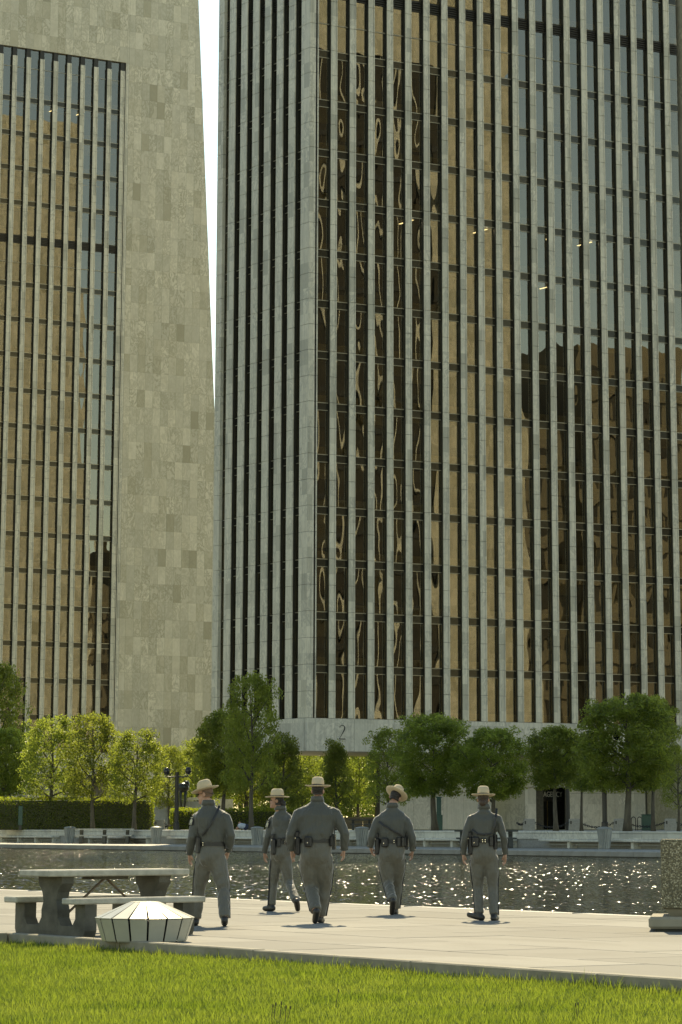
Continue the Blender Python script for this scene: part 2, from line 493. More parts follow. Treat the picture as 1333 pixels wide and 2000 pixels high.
# kerbs round the lawn
kerb = tag(empty('lawn_kerb', (X_KERB, 33.8, 0)), 'low stone kerb edging the lawn along the paving', 'kerb')
km = MB().cbox(-0.16, 0.0, -1.495, 1.495, -0.4, 0.018, 0.012).mesh('kerb_stone', M['kerb'])
for j in range(12): link('kerb_stone', km, kerb, (0, 0.14 - 1.5 - j * 3.0, random.uniform(-0.004, 0.004)))
km2 = MB().cbox(-1.495, 1.495, 0.0, 0.16, -0.4, 0.018, 0.012).mesh('kerb_stone', M['kerb'])
for j in range(5): link('kerb_stone', km2, kerb, (-0.17 - 1.5 - j * 3.0, -0.02, random.uniform(-0.004, 0.004)))

# pool
struct('pool_basin', MB().add([(X_POOL, -120, -0.75), (X_FAR, -120, -0.75), (X_FAR, 420, -0.75), (X_POOL, 420, -0.75)], [(0, 1, 2, 3)]), M['ground'])
struct('pool_water', MB().add([(X_POOL - 0.01, -120, Z_WATER), (X_FAR, -120, Z_WATER), (X_FAR, 420, Z_WATER), (X_POOL - 0.01, 420, Z_WATER)], [(0, 1, 2, 3)]), M['water'])
# far walk with coping stones
walk = struct('walkway', MB().box(X_FAR + 0.6, X_WALL, -120, 420, -0.9, -0.01), M['coping'])
cm = MB().cbox(-0.05, 0.62, -0.992, 0.992, -0.26, 0.0, 0.02).mesh('coping_stone', M['coping'])
struct('pool_wall', MB().box(X_FAR + 0.01, X_FAR + 0.6, -120, 420, -0.9, -0.27), M['concrete'])
for j in range(64): link('coping_stone', cm, walk, (X_FAR, 104 + j * 2.0, 0))
struct('walkway_edge', MB().box(X_FAR, X_FAR + 0.6, -120, 103, -0.26, 0.0).box(X_FAR, X_FAR + 0.6, 231, 420, -0.26, 0.0), M['coping'])
# terrace and the long stone bench in front of it
struct('terrace', MB().box(X_WALL + 0.75, 700, -300, 900, -1.0, T - 0.02), M['coping'])
struct('terrace_lawn', MB().add([(128, 205, T), (190, 205, T), (190, 300, T), (128, 300, T)], [(0, 1, 2, 3)]), M['grass'])
wall = tag(empty('stone_bench_wall', (X_WALL, 160, 0)), 'long pale stone bench with a low back wall along the far pool walk', 'bench')
MB().box(0.1, 0.74, -50, 75, 0.0, T - 0.1).build('wall_core', M['bollard'], wall)
cap = MB().cbox(0.0, 0.85, -1.49, 1.49, T - 0.1, T + 0.02, 0.02).mesh('cap_stone', M['bench_stone'])
back = MB().cbox(0.04, 0.1, -1.49, 1.49, 0.5, T - 0.105, 0.01).mesh('back_panel', M['bench_stone'])
seat = MB().cbox(-0.62, 0.04, -1.48, 1.48, 0.36, 0.5, 0.03).mesh('seat_slab', M['bench_stone'])
foot = MB().box(-0.42, 0.1, -0.12, 0.12, 0.0, 0.36).mesh('bench_foot', M['bench_stone'])
rail_b = MB().box(-0.2, -0.12, -1.45, 1.45, 0.16, 0.24).mesh('lower_ledge', M['bollard'])
for j in range(41):
    y = -49 + 3.0 * j
    link('cap_stone', cap, wall, (0, y, 0)); link('back_panel', back, wall, (0, y, 0))
    if j % 5 != 2:
        link('seat_slab', seat, wall, (0, y, random.uniform(-0.01, 0.01))); link('bench_foot', foot, wall, (0, y - 1.2, 0)); link('lower_ledge', rail_b, wall, (0, y, 0))

# ================================================================== office towers
MOD, FLOOR = 1.77, 4.08
Z0, ZTOP, ZROOF = 9.35, 89.9, 104.0
SP_TOPS = [13.42 + FLOOR * k for k in range(13)] + [71.9, 75.98, 80.06, 84.14]
LOUV = (66.85, 67.8)
RAILS = [64.6, 87.65]
COLW, RECESS = 0.60, 0.36

def pane_spans():
    """(z0, z1) of every pane up the facade"""
    cuts = [(Z0, Z0)] + [(s - 0.6, s) for s in SP_TOPS] + [LOUV] + [(r - 0.03, r + 0.03) for r in RAILS]
    cuts.sort()
    out = []
    for a, b in zip(cuts, cuts[1:] + [(ZTOP, ZTOP)]): out.append((a[1], b[0]))
    return out
SPANS = pane_spans()

def facade(root, n_bays, x_first, axis, x_start, x_end, zmax, lim, MOD=1.77, COLW=0.60):
    """columns, panes, spandrels of one face. axis 'x': face looks to -Y; axis 'y': face looks to -X"""
    rot = 0.0 if axis == 'x' else R(-90)
    def L(u, d, z):                                    # u along the face, d depth behind the column front
        return (u, d, z) if axis == 'x' else (d, u, z)
    def mk(u0, u1, d0, d1, z0, z1, mb, mi=0, c=None):
        a = (u0, u1, d0, d1) if axis == 'x' else (d0, d1, u0, u1)
        (mb.cbox(*a, z0, z1, c, mi) if c else mb.box(*a, z0, z1, mi)); return mb
    seg = 2.04
    nseg = int((min(zmax, ZTOP) - Z0) / seg) + 1
    pm = mk(0, COLW - 0.16, 0, 0.10, 0.012, seg - 0.012, MB(), 0, 0.012)
    mk(COLW - 0.12, COLW, 0.02, 0.10, 0.012, seg - 0.012, pm, 0, 0.012)
    pm = pm.mesh('column_panel', M['marble_column'])
    cols = [x_first + k * MOD for k in range(n_bays)]
    plocs = []
    for u in cols:
        c = mk(0.03, COLW - 0.03, 0.09, RECESS + 0.1, Z0, ZTOP, MB())
        c.build('column', M['bronze'], root, L(u, 0, 0))
        for i in range(nseg):
            z = Z0 + i * seg
            if z + seg <= ZTOP + 0.3: plocs.append(L(u, 0, z))
    pieces(root, 'column_panel', pm, plocs, lim)
    edges = [x_start] + [v for u in cols for v in (u, u + COLW)] + [x_end]
    bays = [(edges[i], edges[i + 1]) for i in range(0, len(edges), 2)]
    bays = [b for b in bays if b[1] - b[0] > 0.3]
    # panes, grouped by size
    byw = {}
    for b in bays:
        byw.setdefault(round(b[1] - b[0], 2), []).append(b)
    pane_l, pane_rest = [], []
    for w, bl in byw.items():
        for z0, z1 in SPANS:
            if z0 > zmax: continue
            me = mk(0, w, RECESS, RECESS + 0.012, z0 + 0.03, z1 - 0.03, MB()).mesh('window_pane', M['glass'])
            for b in bl: pane_l.append((me, L(b[0], 0, 0), (z0 + z1) / 2))
        sp = mk(0, w, RECESS - 0.02, RECESS + 0.1, -0.6, 0.0, MB())
        mk(0, w, RECESS - 0.07, RECESS - 0.02, -0.04, 0.02, sp, 1); mk(0, w, RECESS - 0.06, RECESS - 0.02, -0.62, -0.57, sp, 1)
        sp = sp.mesh('spandrel', [M['spandrel'], M['bronze_trim']])
        pieces(root, 'spandrel', sp, [L(b[0], 0, z) for b in bl for z in SP_TOPS if z < zmax], lim)
        lv = MB()
        for i in range(5): mk(0, w, RECESS - 0.1 + 0.0, RECESS + 0.05, i * 0.19, i * 0.19 + 0.07, lv)
        mk(0, w, RECESS + 0.05, RECESS + 0.1, 0, LOUV[1] - LOUV[0], lv)
        lv = lv.mesh('louvre', M['bronze'])
        for b in bl: link('louvre', lv, root, L(b[0], 0, LOUV[0]))
        rl = mk(0, w, RECESS - 0.05, RECESS + 0.02, -0.035, 0.035, MB()).mesh('rail', M['bronze_trim'])
        for b in bl:
            for z in RAILS:
                if z < zmax: link('rail', rl, root, L(b[0], 0, z))
    base = root.location
    pane_l.sort(key=lambda t: (Vector((t[1][0] + base.x, t[1][1] + base.y, t[2])) - Vector((0, 0, CAM_H))).length)
    for me, l, _ in pane_l[:lim]: link('window_pane', me, root, l)
    if pane_l[lim:]:
        mb = MB()
        for me, l, _ in pane_l[lim:]:
            mb.add([v.co + Vector(l) for v in me.vertices], [tuple(p.vertices) for p in me.polygons])
        o = link('window_pane_field', mb.mesh('window_pane_field', M['glass'], fix=False), root); o['kind'] = 'stuff'
    # rooms behind the glass: back wall, floors with sill cabinets, some blinds
    inn = MB(); sil = MB(); bl_ = MB()
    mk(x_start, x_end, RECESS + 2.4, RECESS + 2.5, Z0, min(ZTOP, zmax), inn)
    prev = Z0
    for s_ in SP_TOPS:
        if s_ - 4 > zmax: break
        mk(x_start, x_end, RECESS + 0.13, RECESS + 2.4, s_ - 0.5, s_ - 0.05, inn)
    for b in bays:
        for z0, z1 in SPANS:
            if z0 > zmax or z1 - z0 < 2.5: continue
            mk(b[0] - 0.2, b[1] + 0.2, RECESS + 0.2, RECESS + 0.45, z0 - 0.1, z0 + 0.62, sil)
            if random.random() < 0.28:
                d = random.choice([0.4, 0.8, 1.3, 2.6])
                mk(b[0], b[1], RECESS + 0.14, RECESS + 0.15, max(z0 + 0.64, z1 - d), z1, bl_)
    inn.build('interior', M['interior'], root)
    o = sil.build('sill_cabinet_row', M['sill'], root); o['kind'] = 'stuff'
    if bl_.f:
        o = bl_.build('blind_field', M['blind'], root); o['kind'] = 'stuff'

def tile_wall(root, x0, x1_of_z, y, z0, z1, lim, hole=None):
    """marble tiles 1.02 x 2.04 in level courses; x1_of_z gives the (tapering) right edge"""
    g = 0.006
    tm = MB().box(g, 1.02 - g, -0.03, 0.0, g, 2.04 - g).mesh('marble_tile', M['marble_tile'])
    locs = []; rest = []
    wx, wy = root.location.x, root.location.y
    z = math.floor(z0 / 2.04) * 2.04
    while z < z1:
        za, zb = max(z, z0), min(z + 2.04, z1)
        xa = math.floor((x0 + wx) / 1.02) * 1.02 - wx
        while True:
            xl, xr = max(xa, x0), xa + 1.02
            e0, e1 = x1_of_z(za), x1_of_z(zb)
            if xl >= max(e0, e1): break
            full = xl == xa and xr <= min(e0, e1) and za == z and zb == z + 2.04
            if hole and xl >= hole[0] - 0.3 and xr <= hole[1] + 0.9 and zb <= hole[2] + 0.05: pass
            elif full: locs.append((xa, y, z))
            else:
                p = [(xl + g, za + g), (max(xl + 0.02, min(xr, e0)) - g, za + g), (max(xl + 0.02, min(xr, e1)) - g, zb - g), (xl + g, zb - g)]
                rest.append(p)
            xa += 1.02
        z += 2.04
    pieces(root, 'marble_tile', tm, locs, lim)
    if rest:
        mb = MB()
        for p in rest: mb.prism(p, 'y', y - 0.03, y)
        o = mb.build('cut_tile_edge', M['marble_tile'], root); o['kind'] = 'stuff'

YB2, XB2 = 203.05, 120.43
t2 = empty('office_tower', (XB2, YB2, 0))
tag(t2, 'tall marble and bronze glass office tower marked 2, cantilevered over the plaza trees', 'tower')
LEN = 37.2                    # windowed length of a tower
DEP = 15.25
x1st = 1.97
facade(t2, 20, x1st, 'x', 0.82, LEN, 76, 290)
facade(t2, 6, 2.40, 'y', 1.50, DEP - 1.0, 76, 150, 1.975, 1.05)
# wide corner pier: two marble faces meeting at the arris, a groove and a thin strip at each side
pier = MB().box(0.05, 0.80, 0.05, 1.46, Z0, ZTOP)
pier.build('corner_pier', M['bronze'], t2)
cp = MB().cbox(0, 0.54, 0, 0.12, 0.012, 2.028, 0.012).cbox(0.58, 0.66, 0.05, 0.14, 0.012, 2.028, 0.01).cbox(0.70, 0.82, 0.02, 0.14, 0.012, 2.028, 0.01).mesh('corner_panel', M['marble_column'])
cp2 = MB().cbox(0, 0.12, 0.125, 1.26, 0.012, 2.028, 0.012).cbox(0.04, 0.12, 1.30, 1.48, 0.012, 2.028, 0.01).mesh('corner_panel', M['marble_column'])
ce = MB().cbox(0, 0.3, DEP - 1.0, DEP - 0.2, 0.012, 2.028, 0.012).cbox(0.03, 0.3, DEP - 0.15, DEP, 0.012, 2.028, 0.012).mesh('corner_panel', M['marble_column'])
for i in range(39):
    z = Z0 + i * 2.04
    link('corner_panel', cp, t2, (0, 0, z)); link('corner_panel', cp2, t2, (0, 0, z)); link('corner_panel', ce, t2, (0, 0, z))
# the top of the tower and its back faces
MB().box(0.02, LEN, 0.02, DEP, ZTOP, ZROOF).build('parapet', M['marble_tile'], t2)
MB().box(1.2, LEN - 0.1, 3.2, DEP - 0.62, Z0, ZTOP - 0.03).build('service_core', M['interior'], t2)
MB().box(0.32, LEN, DEP - 0.6, DEP, Z0, ZTOP - 0.02).build('rear_wall', M['marble_tile'], t2)
SLAB_R = lambda z: 50.0 - 0.0535 * z
MB().add([(LEN + 0.6, 0.05, T), (85.5, 0.05, T), (80.0, 0.05, ZROOF + 2), (LEN + 0.6, 0.05, ZROOF + 2), (LEN + 0.6, DEP, T), (85.5, DEP, T), (80.0, DEP, ZROOF + 2), (LEN + 0.6, DEP, ZROOF + 2)],
         [(0, 1, 2, 3), (7, 6, 5, 4), (0, 4, 5, 1), (1, 5, 6, 2), (2, 6, 7, 3), (3, 7, 4, 0)]).build('marble_slab', M['marble_tile'], t2)  # stretched unseen to the right so the left tower's glass mirrors sunlit stone
# fascia below the columns
fz0, fz1 = 6.85, Z0 - 0.02
fm = MB().cbox(0.008, MOD - 0.008, -0.12, 0.2, fz0, fz1, 0.012).mesh('fascia_panel', M['marble_fascia'])
for k in range(21): link('fascia_panel', fm, t2, (x1st + 0.46 - MOD + MOD * k, 0, 0))
MB().cbox(-0.10, x1st + 0.46 - MOD - 0.008, -0.12, 0.2, fz0, fz1, 0.012).build('fascia_panel', M['marble_fascia'], t2)
fm2 = MB().cbox(-0.12, 0.2, 0.008, 3.592, fz0, fz1, 0.012).mesh('fascia_panel', M['marble_fascia'])
for k in range(4): link('fascia_panel', fm2, t2, (0, 0.25 + k * 3.6, 0))
MB().box(0.2, LEN, 0.2, DEP, fz0 + 0.03, fz0 + 0.3).build('soffit', M['soffit'], t2)
MB().box(0.1, LEN, 0.3, DEP, fz0 + 0.4, Z0).build('floor_slab', M['bronze'], t2)
# base storey set back under the overhang: marble walls, a passage and the glazed entrance
yb = 7.2
wp = MB().cbox(0.008, 1.592, -0.06, 0.0, 0.008, 2.95, 0.01).mesh('wall_panel', M['marble_wall'])
def base_wall(xa, xb, dp=0.5):
    MB().box(xa, xb, yb, yb + dp, T, fz0 + 0.03).build('base_wall', M['joint'], t2)
    x = xa
    while x + 1.6 <= xb + 0.01:
        for i in range(2): link('wall_panel', wp, t2, (x, yb, T + i * 2.96))
        x += 1.6
def xb_of(px, Yw=YB2 + yb):            # local x of a photo column on the base wall plane
    a = HEAD + math.atan((px - 753) / 6056)
    return math.tan(a) * Yw - XB2
xs0 = xb_of(742); xs1 = xs0 + 1.6 * 7
base_wall(xs0, xs1)
xe0, xe1 = xb_of(1020), xb_of(1110)
MB().cbox(xe0, xe0 + 1.1, yb - 0.5, yb + 5, T, fz0, 0.02).build('entrance_pylon', M['marble_wall'], t2)
MB().cbox(xe0 - 0.3, xe1 + 0.5, yb - 0.9, yb - 0.0, 4.35, 4.75, 0.02).build('entrance_canopy', M['marble_fascia'], t2)
MB().box(xe0 + 1.1, xe1 + 5, yb + 2.6, yb + 2.8, T, fz0).build('entrance_recess', M['bronze'], t2)
MB().box(xe0 + 1.1, xe0 + 2.6, yb + 0.6, yb + 2.6, T, fz0).build('entrance_side_wall', M['concrete'], t2)
for i in range(4):
    xd = xe0 + 2.7 + i * 0.75
    d = MB().box(xd, xd + 0.68, yb + 2.3, yb + 2.34, T + 0.05, T + 2.3).build('entrance_door', M['door_glass'], t2)
    MB().box(xd - 0.05, xd, yb + 2.26, yb + 2.34, T, T + 2.35).build('door_frame', M['brass'], d)
sign = MB().box(xe0 + 2.5, xe1, yb + 1.9, yb + 2.0, T + 2.45, T + 3.35).build('entrance_sign', M['black'], t2)
base_wall(xe1 + 0.02, LEN + 1)
def text_part(txt, size, name, mat, parent, loc, rot, sx=1.0):
    cu = bpy.data.curves.new('t', 'FONT'); cu.body = txt; cu.size = size; cu.extrude = 0.015
    ob = bpy.data.objects.new('t', cu); COL.objects.link(ob)
    dg = bpy.context.evaluated_depsgraph_get()
    me = bpy.data.meshes.new_from_object(ob.evaluated_get(dg))
    bpy.data.objects.remove(ob)
    me.materials.clear(); me.materials.append(mat)
    o = link(name, me, parent, loc); o.rotation_euler = rot; o.scale = (sx, 1, 1)
    return o
text_part('AGENCY', 0.62, 'lettering', M['letter_pale'], sign, (xb_of(1062, YB2 + yb + 1.9), yb + 1.87, T + 2.68), (R(90), 0, 0), 0.78)
text_part('AGENCY BUILDING 2', 0.40, 'lettering', M['letter'], t2, (-0.14, 9.6, 8.02), (R(90), 0, R(-90)), 0.9)
# the big figure 2: a thin stroke with a swelling bowl and a flat foot
x2, z2 = 2.80, 7.75
def arc(cx, cz, r1, r2, a0, a1, n): return [(cx + r1 * math.cos(R(a0 + (a1 - a0) * i / n)), cz + r2 * math.sin(R(a0 + (a1 - a0) * i / n))) for i in range(n + 1)]
pth = arc(0.29, 0.86, 0.23, 0.22, 165, -30, 12) + [(0.40, 0.60), (0.22, 0.32), (0.02, 0.035)]
rd = [0.045] + [0.022 + 0.028 * math.exp(-((i - 10) / 4.0) ** 2) for i in range(12)] + [0.04, 0.022, 0.02]
two = MB().tube([(x2 + a, -0.135, z2 + b) for a, b in pth], [(r_ * 0.5, r_) for r_ in rd], 8, flat=(0, 1, 0))
two.box(x2 + 0.0, x2 + 0.56, -0.15, -0.125, z2, z2 + 0.07)
two.build('number_two', M['letter'], t2)

lt = MB().box(0, 0.14, 0, 2.0, 0, 0.05).mesh('ceiling_light', M['lamp_on'])
for k, f in ((8, 9), (12, 9), (14, 9), (12, 8), (4, 9)):
    link('ceiling_light', lt, t2, (x1st + MOD * k + 0.85 + 0.2 * (k % 3), RECESS + 0.35, SP_TOPS[f] - 0.72))
# ---- second tower, behind to the left
YB3 = 312.6
XW3 = 159.95
t3 = empty('office_tower', (XW3 - LEN, YB3, 0))
tag(t3, 'marble office tower at the left with a broad tapering stone end slab', 'tower')
first3 = 147.05 - t3.location.x
kmin = -3
M3 = 1.753
facade(t3, 11, first3 + kmin * M3, 'x', first3 + kmin * M3 - 1.2, LEN - 0.02, 999, 296, M3, 0.58)
MB().box(0, first3 + kmin * M3 - 1.2, 0.3, 3, Z0, ZTOP).build('window_bank', M['spandrel'], t3)
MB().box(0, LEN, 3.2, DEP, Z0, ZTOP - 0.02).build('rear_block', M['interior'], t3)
# end slab (tapered core + tiles), band of stone above the windows, base storey
E3 = lambda z: 175.33 - 0.0575 * z - t3.location.x
xs = LEN + 0.02
zc = 100.8
MB().add([(xs, 0.0, T), (E3(T) - .01, 0.0, T), (E3(zc) - .01, 0.0, zc), (xs, 0.0, zc), (xs, DEP, T), (E3(T) - .01, DEP, T), (E3(zc) - .01, DEP, zc), (xs, DEP, zc)],
         [(0, 1, 2, 3), (7, 6, 5, 4), (0, 4, 5, 1), (1, 5, 6, 2), (2, 6, 7, 3), (3, 7, 4, 0)]).build('end_slab', M['kerb'], t3)
MB().box(0, LEN, 0.0, DEP, ZTOP + 0.02, zc).build('parapet', M['kerb'], t3)
for k, f in ((2, 16), (4, 16)):
    link('ceiling_light', lt, t3, (first3 + M3 * k + 0.8, RECESS + 0.35, SP_TOPS[f] - 0.72))
tile_wall(t3, LEN + 0.45, E3, -0.002, T, zc, 290)
MB().cbox(LEN + 0.02, LEN + 0.14, -0.05, 0.2, Z0, ZTOP, 0.01).cbox(LEN + 0.18, LEN + 0.43, -0.03, 0.2, Z0, ZTOP, 0.01).build('edge_strip', M['marble_column'], t3)
tile_wall(t3, first3 + kmin * M3 - 4, lambda z: LEN + 0.44, -0.002, ZTOP + 0.02, zc, 8)
MB().box(0, LEN, -0.12, 0.3, fz0, Z0 - 0.02).build('fascia', M['marble_fascia'], t3)
MB().box(0, LEN, 5, DEP, T, fz0).build('base_wall', M['marble_wall'], t3)
MB().box(0, LEN, 0.31, DEP, fz0, Z0 - 0.02).build('soffit', M['soffit'], t3)

# ---- towers out of frame to the right that the glass mirrors, then a block added at the left
def far_tower(name, x, y, label, slab_right=True, n=20):
    t = empty(name, (x, y, 0)); tag(t, label, 'tower')
    MB().box(0, LEN, RECESS, DEP - RECESS, Z0, ZTOP).build('window_bank', M['interior'], t)
    cb = MB()
    for k in range(n):
        u = 1.6 + k * MOD
        cb.box(u, u + 0.26, 0, RECESS, Z0, ZTOP); cb.box(u, u + 0.26, DEP - RECESS, DEP - 0.2, Z0, ZTOP)
    o = cb.build('column_field', M['marble_column'], t); o['kind'] = 'stuff'
    sb = MB()
    for z in SP_TOPS: sb.box(0, LEN, DEP - RECESS, DEP - RECESS + 0.08, z - 0.6, z); sb.box(0, LEN, RECESS - 0.08, RECESS, z - 0.6, z)
    o = sb.build('spandrel_field', M['bronze'], t); o['kind'] = 'stuff'
    MB().box(0, LEN, 0, DEP, ZTOP + 0.01, ZROOF).build('parapet', M['marble_tile'], t)
    MB().box(0, LEN, 0, DEP, fz0, Z0 - 0.01).build('fascia', M['marble_fascia'], t)
    MB().add([(LEN, -0.05, T), (LEN + 15, -0.05, T), (LEN + 10, -0.05, ZROOF + 3), (LEN, -0.05, ZROOF + 3), (LEN, DEP + 0.05, T), (LEN + 15, DEP + 0.05, T), (LEN + 10, DEP + 0.05, ZROOF + 3), (LEN, DEP + 0.05, ZROOF + 3)],
             [(0, 1, 2, 3), (7, 6, 5, 4), (0, 4, 5, 1), (1, 5, 6, 2), (2, 6, 7, 3), (3, 7, 4, 0)]).build('end_slab', M['marble_tile'], t)
    return t
far_tower('office_tower', 154.5, 97.0, 'marble tower seen only as a reflection in the glass of tower 2')
db = empty('mirrored_block', (232, 20, 0)); tag(db, 'stepped brown stone block seen only as a reflection at the right of tower 2', 'building')
M['mirrored'] = mat_simple('brown_stone', (0.15, 0.13, 0.085), 0.8, 0, 0.3, 0.08)
for (xa, xb, h) in ((0, 14, 66), (14, 27, 59), (27, 46, 71), (46, 63, 52), (63, 90, 60)):
    MB().box(xa, xb - 0.05, 0, 30 - (h % 5), 0, h).build('block_wing', M['mirrored'], db)
    fb = MB()
    for k in range(int((xb - xa) / 3.4)): fb.box(xa + 0.4 + k * 3.4, xa + 2.3 + k * 3.4, 30.0 - (h % 5), 30.15 - (h % 5), 3, h - 4)
    o = fb.build('window_band_field', M['interior'], db); o['kind'] = 'stuff'
    fb = MB()
    for k in range(int(h / 5.5)): fb.box(xa, xb - 0.05, 30.15 - (h % 5), 30.3 - (h % 5), 2.4 + k * 5.5, 4.4 + k * 5.5)
    o = fb.build('floor_band_field', M['mirrored'], db); o['kind'] = 'stuff'
wb = empty('added_dark_block', (-40, 300, 0)); tag(wb, 'unseen dark block added across the pool to darken the narrow side of tower 2', 'building')  # added out of view so the narrow side's glass mirrors something dark
MB().box(-40, 60, 0, 200, 0, 110).build('glass_body', M['bronze'], wb)
fb = MB()
for k in range(30): fb.box(60, 60.6, k * 6.6, k * 6.6 + 0.5, 0, 110)
o = fb.build('fin_field', M['bronze_trim'], wb); o['kind'] = 'stuff'

# ================================================================== trees, hedges, grass
def leaf_cloud(pts, size, seed, aspect=0.62):
    """one small folded diamond leaf at every point"""
    g = np.random.default_rng(seed); n = len(pts)
    a = g.normal(size=(n, 3)); a /= np.linalg.norm(a, axis=1)[:, None]
    b = g.normal(size=(n, 3)); b -= a * (a * b).sum(1)[:, None]; b /= np.linalg.norm(b, axis=1)[:, None]
    s = size * g.uniform(0.6, 1.35, (n, 1))
    V = np.stack([pts - a * s * 0.5, pts + b * s * aspect * 0.5, pts + a * s * 0.5, pts - b * s * aspect * 0.5], 1).reshape(-1, 3)
    F = np.arange(4 * n).reshape(-1, 4)
    return V, F

def make_tree(seed, h, r, c0, shape, n_leaf, leaf, thin=0.0):
    """tree of height h, crown radius r, crown from c0*h up; returns trunk and crown meshes"""
    g = np.random.default_rng(seed); rd = random.Random(seed)
    mb = MB()
    lean = Vector((rd.uniform(-.03, .03), rd.uniform(-.03, .03), 0)) * h
    top = h * 0.9
    def tp(z): return Vector((lean.x * (z / h) ** 1.5, lean.y * (z / h) ** 1.5, z)) + Vector((0.05 * math.sin(z * 1.3 + seed), 0.05 * math.cos(z * 1.1 + seed), 0))
    r0 = 0.018 * h + 0.05
    zs = np.linspace(0, top, 10)
    mb.tube([tp(z) for z in zs], [(r0 * 1.35 if z == 0 else r0 * (1 - 0.85 * z / top)) for z in zs], 8)
    tips = []
    nl = 15
    for i in range(nl):
        f = (i + rd.random() * 0.6) / nl
        z = h * (c0 * 0.92 + (0.86 - c0) * f)
        a = i * 2.4 + rd.uniform(-.4, .4)
        u = (z / h - c0) / (1 - c0)
        rr = r * shape(max(0.02, min(0.98, u))) * rd.uniform(0.75, 1.0)
        p0 = tp(z); d = Vector((math.cos(a), math.sin(a), rd.uniform(0.35, 0.7)))
        p1 = p0 + d * rr * 0.5 + Vector((0, 0, 0.05 * h * rd.random())); p2 = p0 + Vector((math.cos(a + .2), math.sin(a + .2), 0.75)) * rr * 0.92
        rb = r0 * 0.42 * (1 - 0.6 * f)
        mb.tube([p0, p1, p2], [rb, rb * 0.65, rb * 0.22], 5)
        tips += [p1, p2]
        for j in range(3):
            q = p1 + Vector((rd.uniform(-1, 1), rd.uniform(-1, 1), rd.uniform(-.2, 1))) * rr * 0.42
            mb.tube([p1, (p1 + q) / 2 + Vector((0, 0, .05)), q], [rb * 0.4, rb * 0.25, rb * 0.1], 4)
            tips.append(q)
    # leaf clumps: centres near the crown surface and around the limb tips
    nc = 230
    cen, rad = [], []
    for i in range(nc):
        u = g.uniform(0.02, 0.99); a = g.uniform(0, 2 * math.pi)
        rr = r * shape(u) * (g.uniform(0.35, 1.0) ** 0.5) * g.uniform(0.85, 1.06)
        z = h * (c0 + (1 - c0) * u)
        c = tp(min(z, top)); cen.append((c.x + rr * math.cos(a), c.y + rr * math.sin(a), z)); rad.append(r * g.uniform(0.13, 0.27))
    for q in tips: cen.append(tuple(q)); rad.append(r * g.uniform(0.12, 0.22))
    cen = np.array(cen); rad = np.array(rad)
    keep = g.uniform(size=len(cen)) > thin
    cen, rad = cen[keep], rad[keep]
    w = rad ** 2; w /= w.sum()
    k = g.choice(len(cen), n_leaf, p=w)
    d = g.normal(size=(n_leaf, 3)); d /= np.linalg.norm(d, axis=1)[:, None]
    pts = cen[k] + d * (rad[k] * g.uniform(0.15, 1.0, n_leaf) ** 0.5)[:, None] * np.array([1, 1, 0.72])
    V, F = leaf_cloud(pts, leaf, seed + 5)
    return mb.mesh('trunk', M['bark'], True), np_mesh('crown', V, F, M['leaf'])

def sh_round(u): return math.sqrt(max(0.0, 1 - (2 * u - 0.86) ** 2 / 1.35)) if u < 0.98 else 0.25
def sh_flat(u): return min(1.0, 0.55 + u * 1.3) if u < 0.35 else math.sqrt(max(0.02, 1 - ((u - 0.35) / 0.66) ** 2.6))
def sh_cone(u): return 1.0 - 0.72 * u if u > 0.15 else 0.75 + u
H0 = 7.0; R0 = 2.3
VAR = [make_tree(1, H0, R0, 0.28, sh_round, 12000, 0.15), make_tree(2, H0, R0, 0.30, sh_flat, 22000, 0.145), make_tree(3, H0, R0, 0.27, sh_round, 11000, 0.15, 0.15),
       make_tree(4, H0, R0, 0.24, sh_cone, 13000, 0.145, 0.05), make_tree(5, H0, R0, 0.32, sh_flat, 26000, 0.135), make_tree(6, H0, R0, 0.30, sh_round, 5000, 0.14, 0.4)]
VAR_HI = make_tree(12, H0, R0, 0.44, sh_flat, 20000, 0.145)
def tree(px, D, py_top, w_px, var, label, z0=T, group=None, rz=None):
    x, y = P(px, D)
    h = Zh(py_top, D) - z0
    t = empty('plaza_tree', (x, y, z0 - 0.03), rz if rz is not None else random.uniform(0, 6.28))
    tag(t, label, 'tree', group)
    tr, cr = VAR[var] if var >= 0 else VAR_HI
    sz = h / (H0 * 1.0); sx = (w_px / 2 * D / 6056) / (R0 * 0.92)
    for nm, me in (('trunk', tr), ('crown', cr)):
        o = link(nm, me, t); o.scale = (sx, sx, sz)
    return t
GL = 'sunlit trees at the left'; GD = 'shaded trees before tower 2'; GB = 'sunlit trees behind tower 2'
def DX(px, X):                                # distance at which bearing px meets the line x = X
    k = (px - 753) / 6056
    return X / (FWD[0] + RGT[0] * k)
NEAR = X_WALL + 1.9
tree(98, DX(98, NEAR), 1403, 118, 0, 'sunlit yellow-green tree, leftmost of the three before the long hedge', group=GL)
tree(181, DX(181, NEAR), 1396, 112, 2, 'sunlit yellow-green tree, middle one of the three before the long hedge', group=GL)
tree(263, DX(263, NEAR), 1428, 108, 0, 'sunlit yellow-green tree, rightmost of the three before the long hedge', group=GL)
tree(330, DX(330, 128), 1458, 74, 2, 'sunlit tree directly behind the black globe lamp post', group=GL)
tree(385, DX(385, 133), 1444, 92, 0, 'sunlit tree behind the hat of the leftmost trooper', group=GL)
tree(-10, 276, 1298, 122, 2, 'tall dark tree cut by the left edge of the picture', group='dark trees at the left edge')
tree(6, 268, 1425, 104, 1, 'lower dark tree at the left edge, under the tall one', group='dark trees at the left edge')
tree(492, DX(492, NEAR), 1320, 118, 2, 'tallest shaded tree, with a forked trunk, right of the leftmost trooper', group=GD)
tree(437, DX(437, 112), 1392, 122, 1, 'dense dark tree behind the second hedge, left of the tallest one', group=GD)
